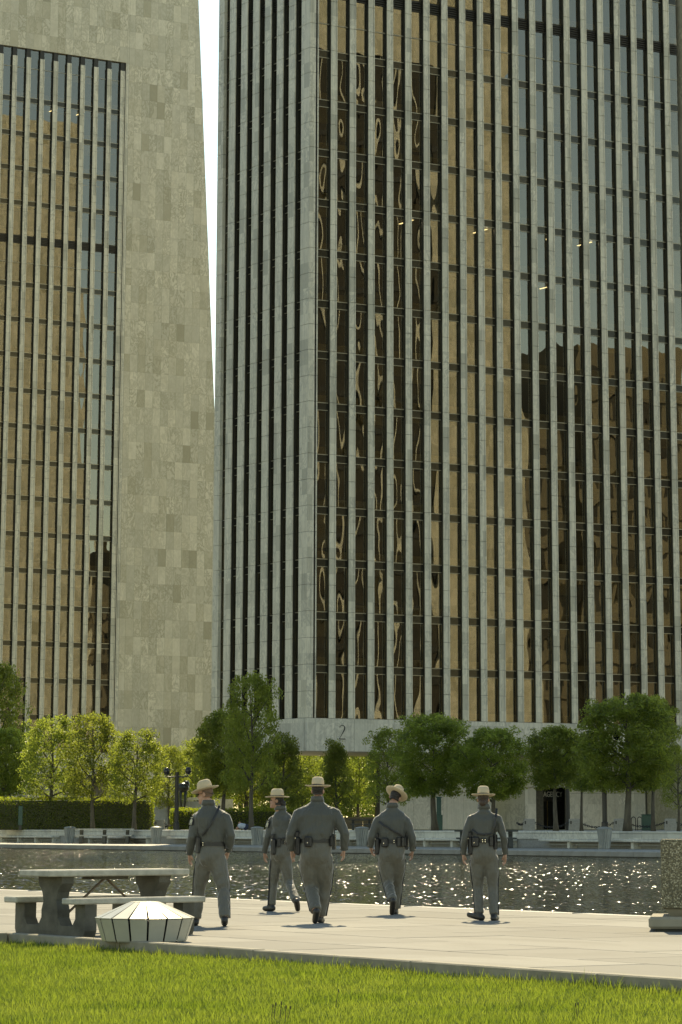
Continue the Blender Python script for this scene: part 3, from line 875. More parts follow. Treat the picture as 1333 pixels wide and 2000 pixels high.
tree(552, DX(552, 113), 1434, 104, 3, 'shaded pointed tree behind the hat of the shorter trooper in profile', group=GD)
tree(657, DX(657, 112), 1446, 82, 3, 'small dark tree just below the figure 2 on the tower', group=GD)
tree(757, DX(757, 110), 1425, 94, 2, 'loose shaded tree over the trooper with the tilted hat', group=GD)
tree(849, DX(849, NEAR), 1398, 156, 4, 'wide flat-bottomed shaded tree between the two right-hand troopers', group=GD)
tree(964, DX(964, NEAR + 1.5), 1425, 132, 1, 'rounded shaded tree right above the rightmost trooper', group=GD)
tree(1085, DX(1085, NEAR), 1424, 118, -1, 'shaded tree whose trunk crosses the entrance sign', group=GD)
tree(1137, DX(1137, 115), 1440, 80, -1, 'smaller shaded tree right of the entrance doors', group=GD)
tree(1228, DX(1228, NEAR), 1362, 192, 4, 'largest shaded tree, at the right of the picture', group=GD)
tree(1277, DX(1277, 118), 1366, 100, 1, 'shaded tree directly behind the largest one', group=GD)
tree(1326, DX(1326, 113), 1470, 78, 5, 'small shaded tree cut by the right edge of the picture', group=GD)
for i, (px, D, top, w, v, lab) in enumerate([
        (590, 300, 1458, 95, 0, 'sunlit tree under the tower, left of the figure 2'), (625, 330, 1450, 110, 2, 'far sunlit tree under the tower, below the figure 2'),
        (700, 296, 1462, 85, 0, 'sunlit tree under the tower with a thick trunk, right of the broadest trooper'), (735, 335, 1455, 90, 2, 'far sunlit tree at the left end of the base wall'),
        (540, 320, 1440, 110, 0, 'far sunlit tree behind the shorter trooper in profile'), (480, 330, 1430, 120, 2, 'far sunlit tree behind the tallest shaded tree'),
        (660, 360, 1450, 110, 0, 'farthest sunlit tree under the tower'), (415, 315, 1445, 100, 0, 'far sunlit tree right of the leftmost trooper hat'),
        (1000, 275, 1490, 90, 0, 'sunlit tree glowing in the passage left of the entrance')]):
    tree(px, D, top, w, v, lab, group=GB)
BUSH = make_tree(9, H0, R0 * 1.15, 0.04, sh_round, 11000, 0.17); VAR.append(BUSH)
for px, D, top, w, lab in ((470, 372, 1470, 130, 'leafy far tree low behind the tallest shaded tree'), (545, 378, 1475, 130, 'leafy far tree low behind the trooper in profile'), (615, 384, 1470, 130, 'leafy far tree low under the middle of the tower'),
        (685, 380, 1475, 120, 'leafy far tree low beside the thick trunk under the tower'), (745, 388, 1478, 110, 'leafy far tree low at the edge of the base wall'), (400, 366, 1480, 120, 'leafy far tree low right of the globe lamp'), (1000, 300, 1500, 110, 'leafy far tree filling the passage by the entrance')):
    tree(px, D, top, w, 6, lab, group=GB)

def hedge(px0, px1, D, ytop, depth, label, n, zb=T):
    x0, y0 = P(px0, D); x1, y1 = P(px1, D)
    L_ = math.hypot(x1 - x0, y1 - y0); h = Zh(ytop, D) - zb
    rz = math.atan2(y1 - y0, x1 - x0)
    hd = empty('clipped_hedge', (x0, y0, zb), rz); tag(hd, label, 'hedge', 'clipped hedges on the terrace')
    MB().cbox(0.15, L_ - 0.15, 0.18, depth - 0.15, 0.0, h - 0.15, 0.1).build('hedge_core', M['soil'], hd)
    g = np.random.default_rng(n)
    p = np.stack([g.uniform(0, L_, n), g.uniform(0, depth, n), g.uniform(0.02, h, n)], 1)
    # push to the nearest of top / front / ends
    face = g.choice(4, n, p=[0.42, 0.42, 0.08, 0.08])
    p[face == 0, 2] = h; p[face == 1, 1] = 0; p[face == 2, 0] = 0; p[face == 3, 0] = L_
    bumpy = 0.10 * np.sin(p[:, 0] * 1.9 + p[:, 2] * 2) * np.cos(p[:, 1] * 2.3 + p[:, 0])
    p[:, 2] += np.where(face == 0, bumpy, 0); p[:, 1] += np.where(face == 1, bumpy, 0)
    p += g.normal(0, 0.055, p.shape)
    # rounded upper edges
    ex = np.clip(p[:, 2] - (h - 0.35), 0, None); p[:, 1] += np.where(face == 1, ex ** 2 * 1.6, 0)
    V, F = leaf_cloud(p, 0.12, n + 1)
    link('foliage', np_mesh('foliage', V, F, M['hedge_leaf']), hd)
hedge(-40, 296, 236, 1560, 2.2, 'long clipped hedge with a sunlit top behind the three left trees', 9000)
hedge(334, 640, 240, 1581, 1.8, 'lower dark hedge running behind the troopers and the lamp post', 8000)

# lawn: one blade field
GX0, GX1, GY0, GY1 = X_KERB - 6.6, X_KERB - 0.14, 10.5, 33.62
area = (GX1 - GX0) * (GY1 - GY0)
g = np.random.default_rng(3)
n = 380000
px_ = g.uniform(GX0, GX1, n); py_ = g.uniform(GY0, GY1, n)
# keep the strip the lens sees, with a margin
D_ = px_ * FWD[0] + py_ * FWD[1]; L_ = px_ * RGT[0] + py_ * RGT[1]
lim_l = D_ * (-753 / 6056) - 1.2; lim_r = D_ * (580 / 6056) + 1.2
kp = (D_ > 17.5) & (L_ > lim_l) & (L_ < lim_r)
px_, py_ = px_[kp], py_[kp]
n = len(px_)
patch = 0.5 + 0.5 * np.sin(px_ * 2.1 + np.sin(py_ * 1.7) * 1.5) * np.cos(py_ * 1.3 + px_ * 0.6)
hgt = g.gamma(6, 0.0068, n) * (0.75 + 0.5 * patch) + 0.012
edge_d = GX1 - px_
hgt *= np.where(edge_d < 0.3, 1.0 + (0.3 - edge_d) * 1.6, 1.0)
az = g.uniform(0, 2 * math.pi, n); ln = hgt * g.uniform(0.1, 0.75, n); wd = g.uniform(0.0022, 0.0042, n)
bx, by = np.cos(az), np.sin(az)
wx, wy = -by * wd, bx * wd
z0 = np.full(n, Z_GRASS)
A = np.stack([px_ - wx, py_ - wy, z0], 1); B = np.stack([px_ + wx, py_ + wy, z0], 1)
mx, my, mz = px_ + bx * ln * 0.35, py_ + by * ln * 0.35, z0 + hgt * 0.6
C_ = np.stack([mx - wx * 0.8, my - wy * 0.8, mz], 1); D2 = np.stack([mx + wx * 0.8, my + wy * 0.8, mz], 1)
E_ = np.stack([px_ + bx * ln, py_ + by * ln, z0 + hgt], 1)
V = np.stack([A, B, D2, C_, E_], 1).reshape(-1, 3)
i5 = np.arange(n) * 5
F = np.concatenate([np.stack([i5, i5 + 1, i5 + 2], 1), np.stack([i5, i5 + 2, i5 + 3], 1), np.stack([i5 + 3, i5 + 2, i5 + 4], 1)])
lg = link('lawn_grass', np_mesh('lawn_grass', V, F, M['grass']))
tag(lg, 'bright green mown grass filling the foreground', 'grass', kind='stuff')

def stalk(px, D, h, label, n=1, head=True):
    x, y = P(px, D)
    t = empty('weed_stalk', (x, y, Z_GRASS)); tag(t, label, 'weed', 'weeds in the lawn')
    for i in range(n):
        mb = MB(); dx = random.uniform(-.02, .02) + (i - (n - 1) / 2) * 0.035; lx = random.uniform(-.03, .03)
        hh = h * random.uniform(0.75, 1.0)
        mb.tube([(dx, 0, 0), (dx + lx * 0.4, 0, hh * 0.5), (dx + lx, 0, hh)], [0.004, 0.003, 0.002], 5)
        if head: mb.ell((dx + lx, 0, hh), (0.006, 0.006, 0.016), seg=6, rng_=5)
        mb.build('stem', M['stalk'], t)
M['stalk'] = mat_simple('dry_stalk', (0.07, 0.06, 0.03), 0.8, 0, 0.3, 9)
M['dandelion'] = mat_simple('dandelion_yellow', (0.75, 0.6, 0.03), 0.7, 0, 0.1, 9)
stalk(540, 22.5, 0.15, 'cluster of three dark dry stalks in the lawn', 3)
stalk(562, 22.3, 0.16, 'pair of dark dry stalks right of the cluster in the lawn', 2)
stalk(652, 24.0, 0.20, 'tall single weed stalk near the kerb', 1)
stalk(1127, 22.6, 0.17, 'two thin stalks by the kerb at the right', 2)
for px, D, lab in ((546, 18.9, 'yellow dandelion at the bottom edge of the lawn'), (60, 20.3, 'faint yellow dandelion at the lower left of the lawn')):
    x, y = P(px, D); t = empty('dandelion', (x, y, Z_GRASS)); tag(t, lab, 'flower', 'dandelions')
    MB().tube([(0, 0, 0), (0, 0, 0.055)], 0.003, 5).build('stem', M['grass'], t)
    hd = MB()
    for k in range(12):
        a = k * math.pi / 6
        hd.tube([(0, 0, 0.055), (math.cos(a) * 0.018, math.sin(a) * 0.018, 0.062)], [0.003, 0.005], 4)
    hd.build('flower_head', M['dandelion'], t)

# ================================================================== furniture
def picnic_table(name, loc, rz, L_, W_, n_sup, label, mt, ml, sc_=1.0, xbrace=True):
    """concrete table: top, two benches, n U-shaped supports with a waisted pedestal"""
    t = empty(name, loc, rz); tag(t, label, 'picnic table', 'concrete picnic tables')
    t.scale = (sc_,) * 3
    MB().cbox(-L_ / 2, L_ / 2, -W_ / 2, W_ / 2, 0.68, 0.755, 0.012).build('table_top', mt, t)
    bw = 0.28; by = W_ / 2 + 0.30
    for s in (-1, 1):
        MB().cbox(-L_ / 2 + 0.08, L_ / 2 - 0.08, s * by - bw / 2, s * by + bw / 2, 0.37, 0.44, 0.012).build('bench_seat', mt, t)
    e = by + bw / 2 - 0.02
    xs_ = [(-L_ / 2 + 0.32) + i * (L_ - 0.64) / (n_sup - 1) for i in range(n_sup)]
    for x in xs_:
        mb = MB()
        a = 0.085
        # pedestal outline (y,z)
        mb.prism([(-0.17, 0.05), (0.17, 0.05), (0.17, 0.3), (0.13, 0.40), (0.16, 0.50), (0.24, 0.60), (0.25, 0.68), (-0.25, 0.68), (-0.24, 0.60), (-0.16, 0.50), (-0.13, 0.40), (-0.17, 0.3)], 'x', x - a, x + a)
        for s in (-1, 1):
            pl = [(s * 0.165, 0.0), (s * (e - 0.03), 0.0), (s * e, 0.07), (s * e, 0.368), (s * (e - 0.2), 0.368), (s * (e - 0.2), 0.20), (s * (e - 0.26), 0.12), (s * 0.24, 0.12), (s * 0.165, 0.22)]
            if s < 0: pl = pl[::-1]
            mb.prism(pl, 'x', x - a + 0.002, x + a - 0.002)
        mb.prism([(-0.2, 0.0), (0.2, 0.0), (0.2, 0.052), (-0.2, 0.052)], 'x', x - a + 0.004, x + a - 0.004)
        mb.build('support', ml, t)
    if xbrace:
        for s in (-1, 1):
            MB().tube([(0.0, 0, 0.66), (s * (abs(xs_[0]) - 0.05), 0, 0.16)], 0.016, 6).build('brace_rod', M['rod'], t)
        MB().box(-0.25, 0.25, -0.12, 0.12, 0.64, 0.679).build('brace_plate', ml, t)
    return t
ALONG_X = 0.0
tx, ty = P(208, 37.2)
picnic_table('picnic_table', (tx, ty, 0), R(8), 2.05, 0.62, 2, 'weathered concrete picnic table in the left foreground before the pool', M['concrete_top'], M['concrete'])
tx, ty = P(205, DX(205, X_WALL - 2.2))
picnic_table('picnic_table', (tx, ty, 0), R(-30), 3.0, 0.7, 3, 'pale concrete picnic table with three supports on the far walk at the left', M['concrete_top'], M['concrete'], 1.38, False)
tx, ty = P(950, DX(950, X_WALL - 3.2))
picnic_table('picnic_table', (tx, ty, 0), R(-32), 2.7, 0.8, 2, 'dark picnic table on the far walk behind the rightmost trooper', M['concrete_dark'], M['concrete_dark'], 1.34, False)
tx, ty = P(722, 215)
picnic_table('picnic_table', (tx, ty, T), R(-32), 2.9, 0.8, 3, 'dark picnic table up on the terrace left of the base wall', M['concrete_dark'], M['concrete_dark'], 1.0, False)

# low round metal vent with a conical slatted cap
bx_, by_ = P(286, 34.9)
v = empty('slatted_drum', (bx_, by_, 0), R(10)); tag(v, 'low round metal drum with a conical slatted cap beside the kerb', 'litter bin')
NS = 16
rt, rb_, hb, hc = 0.55, 0.475, 0.25, 0.43
MB().tube([(0, 0, 0.02), (0, 0, hb - 0.02), (0, 0, hc - 0.04)], [rb_ - 0.06, rt - 0.06, 0.12], 16).build('core', M['black'], v)
def slat(a0, a1, ra, za, rb2, zb2, th=0.012):
    p = []
    for r_, z_ in ((ra, za), (rb2, zb2)):
        for a in (a0, a1): p.append((r_ * math.cos(a), r_ * math.sin(a), z_))
    q = [(x * (1 - th / max(0.1, math.hypot(x, y))), y * (1 - th / max(0.1, math.hypot(x, y))), z - th) for x, y, z in p]
    return MB().add(p + q, [(0, 1, 3, 2), (4, 6, 7, 5), (0, 4, 5, 1), (1, 5, 7, 3), (3, 7, 6, 2), (2, 6, 4, 0)])
gp = 0.022
sm1 = slat(-math.pi / NS + gp, math.pi / NS - gp, rb_, 0.015, rt, hb).mesh('side_slat', M['steel'])
sm2 = slat(-math.pi / NS + gp, math.pi / NS - gp, rt + 0.01, hb + 0.012, 0.17, hc, 0.01).mesh('cap_slat', M['steel'])
for k in range(NS):
    link('side_slat', sm1, v, (0, 0, 0), 2 * math.pi * k / NS); link('cap_slat', sm2, v, (0, 0, 0), 2 * math.pi * k / NS)
MB().tube([(0, 0, hc - 0.03), (0, 0, hc + 0.004)], 0.165, 16).build('cap_disc', M['steel'], v)

# aggregate bin at the right edge on its stone slab
ax, ay = P(1290, 38.3)
ag = empty('aggregate_planter', (ax, ay, 0), 0); tag(ag, 'square exposed-aggregate planter on a stained stone slab at the right edge', 'planter')
ag.rotation_euler = (0, 0, -HEAD - R(6))
MB().cbox(-0.16, 1.6, -0.2, 1.3, 0.03, 0.175, 0.03).build('stone_slab', M['kerb'], ag)
MB().box(-0.08, 1.5, -0.1, 1.2, 0.0, 0.03).build('slab_foot', M['concrete_dark'], ag)
MB().rings([[(0.10, 0.0, 0.175), (1.3, 0.0, 0.175), (1.3, 1.1, 0.175), (0.10, 1.1, 0.175)], [(0.05, -0.06, 0.26), (1.35, -0.06, 0.26), (1.35, 1.15, 0.26), (0.05, 1.15, 0.26)],
            [(0.02, -0.09, 0.27), (1.38, -0.09, 0.27), (1.38, 1.2, 0.27), (0.02, 1.2, 0.27)]]).build('base_band', M['kerb'], ag)
MB().cbox(0.0, 1.4, -0.11, 1.22, 0.272, 1.10, 0.012).build('body', M['aggregate'], ag)

# fluted waste bins on the far walk
def fluted_bin():
    t = empty('fluted_bin'); mb = MB()
    nf = 18; prof = [(0.30, 0.0), (0.31, 0.04), (0.36, 0.5), (0.43, 0.92), (0.45, 0.95), (0.43, 0.98)]
    rs = []
    for r_, z in prof:
        ring = []
        for k in range(nf * 2):
            a = math.pi * k / nf + z * 0.35
            rr = r_ * (1.0 if k % 2 else 0.87)
            ring.append((rr * math.cos(a), rr * math.sin(a), z))
        rs.append(ring)
    mb.rings(rs).build('body', M['bin'], t)
    MB().tube([(0, 0, 0.96), (0, 0, 1.0), (0, 0, 1.05)], [0.40, 0.36, 0.10], 20).build('lid', M['bin'], t)
    return t
fb0 = fluted_bin(); first = True
for px, X, lab in ((137, X_WALL - 1.0, 'fluted grey bin just left of the pale picnic table'), (306, X_WALL - 1.0, 'fluted grey bin between the pale picnic table and the lamp post'),
                (503, X_WALL - 1.0, 'fluted grey bin left of the trooper in profile'), (707, X_WALL - 1.2, 'fluted grey bin between the broadest trooper and the tilted hat one'),
                (1181, X_WALL - 1.4, 'fluted grey bin by the bench below the black pole at the right')):
    o = fb0 if first else copy_tree(fb0); first = False
    D = DX(px, X); x, y = P(px, D); o.location = (x, y, 0); o.rotation_euler = (0, 0, random.uniform(0, 6))
    o.scale = (1.0, 1.0, 1.15)
    tag(o, lab, 'waste bin', 'fluted bins along the far walk')

# bollards and chains on the terrace
bm0 = MB().rings([[(s * 0.36, -0.22, 0), (s * -0.36, -0.22, 0)][::1] for s in ()] or [[(-0.40, -0.3, 0), (0.40, -0.3, 0), (0.40, 0.3, 0), (-0.40, 0.3, 0)], [(-0.36, -0.26, 0.72), (0.36, -0.26, 0.72), (0.36, 0.26, 0.72), (-0.36, 0.26, 0.72)], [(-0.33, -0.23, 0.76), (0.33, -0.23, 0.76), (0.33, 0.23, 0.76), (-0.33, 0.23, 0.76)]])
bme = bm0.mesh('post', M['bollard'])
hk = MB().tube([(-0.37, -0.1, 0.52), (-0.42, -0.12, 0.50)], 0.03, 6).tube([(0.37, -0.1, 0.52), (0.42, -0.12, 0.50)], 0.03, 6).box(-0.30, -0.22, -0.30, -0.27, 0.42, 0.62).mesh('chain_hook', M['black'])
BL = [(312, 238, 'concrete bollard by the lamp post at the left'), (1034, 204, 'concrete bollard before the passage beside the entrance'), (1123, 203, 'concrete bollard just right of the entrance doors'),
      (1211, 202, 'concrete bollard between the black pole and the green cabinet'), (1310, 200, 'concrete bollard nearest the right edge')]
bpos = []
for px, D, lab in BL:
    x, y = P(px, D); b = empty('bollard', (x, y, T), -HEAD); tag(b, lab, 'bollard', 'chained concrete bollards')
    link('post', bme, b); link('chain_hook', hk, b)
    bpos.append((x, y))
def chain(a, b, label, sag=0.3):
    L_ = math.dist(a, b); rz = math.atan2(b[1] - a[1], b[0] - a[0])
    c = empty('chain', ((a[0] + b[0]) / 2, (a[1] + b[1]) / 2, T), rz); tag(c, label, 'chain', 'chains between the bollards')
    n_ = int(L_ / 0.16); lk = MB()
    for i in range(n_):
        u = -0.5 + (i + 0.5) / n_
        x = u * (L_ - 0.8); z = 0.51 - sag * (1 - 4 * u * u); sl = sag * 8 * u / L_
        d = Vector((1, 0, sl)).normalized() * 0.085
        s_ = Vector((0, 0.05, 0)) if i % 2 else Vector((-sl, 0, 1)).normalized() * 0.05
        p = Vector((x, 0, z))
        lk.tube([p - d, p - d * .6 + s_, p + d * .6 + s_, p + d, p + d * .6 - s_, p - d * .6 - s_, p - d], 0.024, 5)
    lk.build('links', M['black'], c)
chain(bpos[1], bpos[2], 'black chain hanging in front of the entrance')
chain(bpos[2], bpos[3], 'black chain hanging from the bollard right of the doors to the black pole')
chain(bpos[3], bpos[4], 'black chain hanging in front of the green cabinet', 0.25)
e5 = P(1398, 198.5); chain(bpos[4], e5, 'black chain leaving the right edge of the picture', 0.25)
l0 = P(352, 238); l1 = P(262, 238)
chain(bpos[0], l0, 'short black chain right of the left bollard', 0.22); chain(l1, bpos[0], 'short black chain left of the left bollard', 0.22)
x_, y_ = P(1001, 205); chain((x_, y_), bpos[1], 'short black chain across the passage', 0.12)

# lamp posts
def lamp(px, D, ytop, label, globes):
    x, y = P(px, D); h = Zh(ytop, D) - T
    t = empty('lamp_post', (x, y, T), -HEAD); tag(t, label, 'lamp post', 'black lamp posts on the terrace')
    MB().tube([(0, 0, 0), (0, 0, 0.5), (0, 0, 0.55), (0, 0, h)], [0.22, 0.2, 0.15, 0.13], 12).build('pole', M['black'], t)
    for gx, gy, gz in globes:
        b = MB().tube([(0, 0, h - 0.3), (gx * .6, gy * .6, h - 0.35), (gx, gy, h + gz - 0.35)], 0.05, 6).build('arm', M['black'], t)
        MB().ell((gx, gy, h + gz), (0.22, 0.22, 0.27), seg=16, rng_=10).build('globe', M['globe'], b, smooth=True)
M['globe'] = mat_simple('smoked_globe', (0.012, 0.013, 0.014), 0.15, 0.0, 0.1, 5)
lamp(345, DX(345, X_WALL + 1.2), 1508, 'black lamp post with globes left of the leftmost trooper', [(-0.75, 0, 0.05), (0.78, 0, 0.1)])
lamp(1182, DX(1182, X_WALL + 1.6), 1440, 'black lamp pole rising into the largest tree', [(-0.75, 0, 0.1), (0.75, 0, 0.1)])
lamp(1110, 213, 1470, 'black lamp pole beside the entrance doors', [(-0.7, 0, 0.1), (0.7, 0, 0.1)])

# bronze sculpture behind the second hedge
x, y = P(357, 246)
s = empty('bronze_sculpture', (x, y, T)); s.scale = (0.6, 0.6, 0.95); tag(s, 'dark bronze abstract sculpture on four legs behind the hedge and lamp post', 'sculpture')
MB().cbox(-0.8, 0.8, -0.8, 0.8, 0, 1.35, 0.05).build('pedestal', M['bollard'], s)
MB().tube([(0, 0, 1.35), (0, 0, 1.6), (0, 0, 1.85)], [0.75, 0.5, 0.3], 12).build('foot', M['bronze_art'], s, smooth=True)
for a in range(4):
    c, d = math.cos(a * 1.57 + .4), math.sin(a * 1.57 + .4)
    MB().tube([(c * .25, d * .25, 1.7), (c * .42, d * .42, 2.3), (c * .48, d * .48, 3.2)], [0.11, 0.13, 0.16], 8).build('leg', M['bronze_art'], s, smooth=True)
MB().ell((0, 0, 3.45), (0.85, 0.8, 0.42), seg=14, rng_=8).ell((0.45, 0, 3.7), (0.5, 0.45, 0.35), seg=12, rng_=7).build('top_mass', M['bronze_art'], s, smooth=True)

# cabinets, bike racks, marker post
def cabinet(px, D, w, h, label, twotier=False):
    x, y = P(px, D); t = empty('utility_cabinet', (x, y, T), -HEAD); tag(t, label, 'cabinet', 'dark green cabinets')
    if twotier:
        MB().cbox(-w / 2, w / 2, 0, 0.6, 0, h * 0.48, 0.02).build('lower_body', M['green_box'], t)
        MB().cbox(-w * 0.32, w * 0.32, 0.1, 0.5, h * 0.48, h, 0.02).build('upper_body', M['green_box'], t)
        MB().cbox(-w * 0.4, w * 0.4, 0.05, 0.55, h, h + 0.08, 0.02).build('cap', M['green_box'], t)
    else:
        MB().cbox(-w / 2, w / 2, 0, 0.55, 0, h, 0.02).build('body', M['green_box'], t)
        MB().cbox(-w / 2 - 0.03, w / 2 + 0.03, -0.03, 0.58, h + 0.002, h + 0.05, 0.012).build('lid', M['green_box'], t)
cabinet(1264, 203, 0.62, 1.0, 'dark green box cabinet near the right edge')
cabinet(858, 214, 0.5, 2.2, 'tall dark green cabinet behind the trunk between the right-hand troopers', True)
x, y = P(40, 232); mpost = tag(empty('marker_post', (x, y, T), -HEAD), 'dark green flat panel on a post before the left hedge', 'sign')
MB().cbox(-0.16, 0.16, -0.04, 0.04, 0.35, 1.75, 0.02).build('panel', M['green_box'], mpost); MB().box(-0.1, 0.1, -0.03, 0.03, 0, 0.348).build('foot', M['black'], mpost)
for k, (px, lab) in enumerate(((1238, 'black loop bike rack, left one of the pair'), (1250, 'black loop bike rack next to the green cabinet'))):
    x, y = P(px, 207); b = empty('bike_rack', (x, y, T), -HEAD); tag(b, lab, 'bike rack', 'loop bike racks')
    MB().tube([(-0.14, 0, 0)] + [(-0.14, 0, 0.6)] + [(0.14 * -math.cos(R(a)), 0, 0.75 + 0.14 * math.sin(R(a))) for a in range(0, 181, 30)] + [(0.14, 0, 0.6), (0.14, 0, 0)], 0.03, 6).build('loop', M['black'], b)

# low walls behind the trees
def low_wall(px0, px1, D, ytop, label, mat, name='garden_wall'):
    x0, y0 = P(px0, D); x1, y1 = P(px1, D)
    h = Zh(ytop, D) - T; L_ = math.hypot(x1 - x0, y1 - y0)
    w = empty(name, (x0, y0, T), math.atan2(y1 - y0, x1 - x0)); tag(w, label, 'wall')
    n_ = max(1, int(L_ / 2.4)); me = MB().cbox(0.006, L_ / n_ - 0.006, 0, 0.4, 0, h, 0.012).mesh('wall_block', mat)
    for i in range(n_): link('wall_block', me, w, (i * L_ / n_, 0, 0))
low_wall(366, 455, 285, 1561, 'low cream wall behind the leftmost trooper', M['bench_stone'])
low_wall(455, 760, 290, 1596, 'low dark wall under the tower behind the troopers', M['concrete'])
low_wall(966, 1022, 262, 1590, 'low dark wall across the passage left of the entrance', M['concrete'])
x, y = P(300, 272); gk = tag(empty('glass_pavilion', (x, y, T), -HEAD), 'low pavilion of pale green glass panels right of the long hedge', 'pavilion')
for i in range(4):
    p = MB().box(i * 1.05 + 0.03, i * 1.05 + 1.0, 0, 0.03, 0.35, 2.4).build('glass_panel', M['pav_glass'] if 'pav_glass' in M else M['bin'], gk)
    MB().box(i * 1.05 - 0.03, i * 1.05 + 0.03, -0.04, 0.06, 0, 2.5).build('post', M['bin'], gk)
MB().box(-0.05, 4.25, -0.06, 0.08, 0.15, 0.32).build('bottom_rail', M['black'], gk)
MB().box(-0.05, 4.25, -0.06, 2.0, 2.51, 2.75).build('roof', M['bench_stone'], gk)

# ================================================================== people
def mat_cloth(name, lo, hi, wr=0.5):
    t = NT(name); p = t.n('TexCoord').outputs['Object']
    weave = t.noise(p, 260, 2, 0.5)
    big = t.noise(p, 3.0, 3, 0.55)
    col = t.ramp(t.math('ADD', t.math('MULTIPLY', weave, 0.35), t.math('MULTIPLY', big, 0.65)), [(0.35, lo), (0.65, hi)])
    f1 = t.noise(scaled(t, p, 1.0, 1.0, 0.38), 9.0, 1, 0.4, 1.4)
    f2 = t.noise(scaled(t, p, 1.0, 1.0, 0.7), 17.0, 2, 0.5, 0.8)
    nb = t.bump(t.math('ADD', f1, t.math('MULTIPLY', f2, 0.12)), wr, 0.06)
    return t.done(t.principled(col, 0.6, 0, 0.45, nb, Sheen_Weight=0.6, Sheen_Roughness=0.35))
M['shirt'] = mat_cloth('grey_shirt', (0.064, 0.067, 0.056), (0.080, 0.083, 0.070), 0.5)
M['trouser'] = mat_cloth('grey_trousers', (0.106, 0.102, 0.082), (0.132, 0.127, 0.102), 0.5)
M['stripe'] = mat_simple('black_stripe', (0.014, 0.014, 0.014), 0.8, 0, 0.2, 9)
M['leather'] = mat_simple('black_leather', (0.012, 0.012, 0.012), 0.38, 0, 0.3, 20, 0.3, 60)
M['boot'] = mat_simple('dark_boot_leather', (0.026, 0.024, 0.02), 0.42, 0, 0.3, 14, 0.3, 60)
M['skin'] = mat_simple('skin_light', (0.46, 0.26, 0.18), 0.55, 0, 0.14, 14)
M['skin2'] = mat_simple('skin_tan', (0.38, 0.21, 0.14), 0.55, 0, 0.14, 14)
M['hair_dark'] = mat_simple('dark_hair', (0.016, 0.012, 0.009), 0.55, 0, 0.4, 60, 0.5, 90)
M['hair_brown'] = mat_simple('brown_hair', (0.05, 0.03, 0.018), 0.55, 0, 0.4, 60, 0.5, 90)
M['hair_crop'] = mat_simple('cropped_hair', (0.16, 0.095, 0.06), 0.7, 0, 0.3, 70, 0.4, 120)
M['felt'] = mat_simple('tan_felt', (0.52, 0.43, 0.29), 0.9, 0, 0.07, 12, 0.15, 80)
M['band'] = mat_simple('purple_black_band', (0.02, 0.012, 0.018), 0.7, 0, 0.2, 9)
M['chrome'] = mat_simple('bright_snap', (0.8, 0.8, 0.78), 0.15, 1.0, 0.02, 9)
M['patch'] = mat_simple('dark_patch', (0.016, 0.016, 0.02), 0.8, 0, 0.2, 20)
M['patch_art'] = mat_simple('patch_emblem', (0.5, 0.47, 0.33), 0.8, 0, 0.25, 60)
M['lens'] = mat_simple('spectacle_rim', (0.02, 0.02, 0.02), 0.3, 0.4, 0.1, 9)
M['eye'] = mat_simple('dark_eye', (0.02, 0.015, 0.012), 0.2, 0, 0.1, 9)
M['denim'] = mat_simple('dark_blue_cloth', (0.02, 0.03, 0.06), 0.8, 0, 0.2, 9)
M['pale_cloth'] = mat_simple('pale_blue_cloth', (0.45, 0.52, 0.60), 0.8, 0, 0.1, 9)

def remeshed(name, mb, mat, vox, smooth=4, fac=0.5):
    """fuse overlapping closed pieces into one continuous skin"""
    me = mb.mesh(name)
    o = bpy.data.objects.new('tmp', me); COL.objects.link(o)
    m = o.modifiers.new('r', 'REMESH'); m.mode = 'VOXEL'; m.voxel_size = vox; m.adaptivity = 0.0
    if smooth:
        s = o.modifiers.new('s', 'SMOOTH'); s.iterations = smooth; s.factor = fac
    dg = bpy.context.evaluated_depsgraph_get()
    out = bpy.data.meshes.new_from_object(o.evaluated_get(dg))
    bpy.data.objects.remove(o); bpy.data.meshes.remove(me)
    out.name = name; out.materials.clear(); out.materials.append(mat)
    out.polygons.foreach_set('use_smooth', [True] * len(out.polygons))
    return out

def fold(me, seed, amp, kind):
    """soft cloth folds pressed into a garment mesh"""
    n = len(me.vertices); co = np.empty(n * 3, np.float32); no = np.empty(n * 3, np.float32)
    me.vertices.foreach_get('co', co); me.vertices.foreach_get('normal', no)
    co = co.reshape(-1, 3); no = no.reshape(-1, 3); x, y, z = co.T; s = seed * 1.7
    wob = 1.6 * np.sin(6 * x + 4 * z + s) + 1.2 * np.sin(9 * y - 5 * z + 2 * s)
    if kind == 'shirt':
        w1 = np.sin(46 * z + 30 * np.abs(x) + wob + s); w2 = np.sin(58 * x - 26 * z + 1.4 * wob + 2 * s)
        m = 0.45 + 0.55 * np.clip((1.28 - z) / 0.3, 0, 1)
    else:
        w1 = np.sin(52 * x + 17 * z + wob + s); w2 = np.sin(40 * z - 28 * x + 30 * y + 1.5 * wob)
        m = 0.55 + 0.45 * (np.exp(-((z - 0.48) / 0.14) ** 2) + np.exp(-((z - 0.14) / 0.12) ** 2) + np.exp(-((z - 0.84) / 0.08) ** 2))
    patch_ = 0.5 + 0.5 * np.sin(7 * x + 5 * z + 3 * s) * np.sin(6 * y - 4 * z + s)
    h = (np.sign(w1) * np.abs(w1) ** 0.8 * patch_ + 0.7 * w2 * (1 - patch_)) * amp * m
    me.vertices.foreach_set('co', (co + no * h[:, None]).astype(np.float32).ravel()); me.update()
    return me

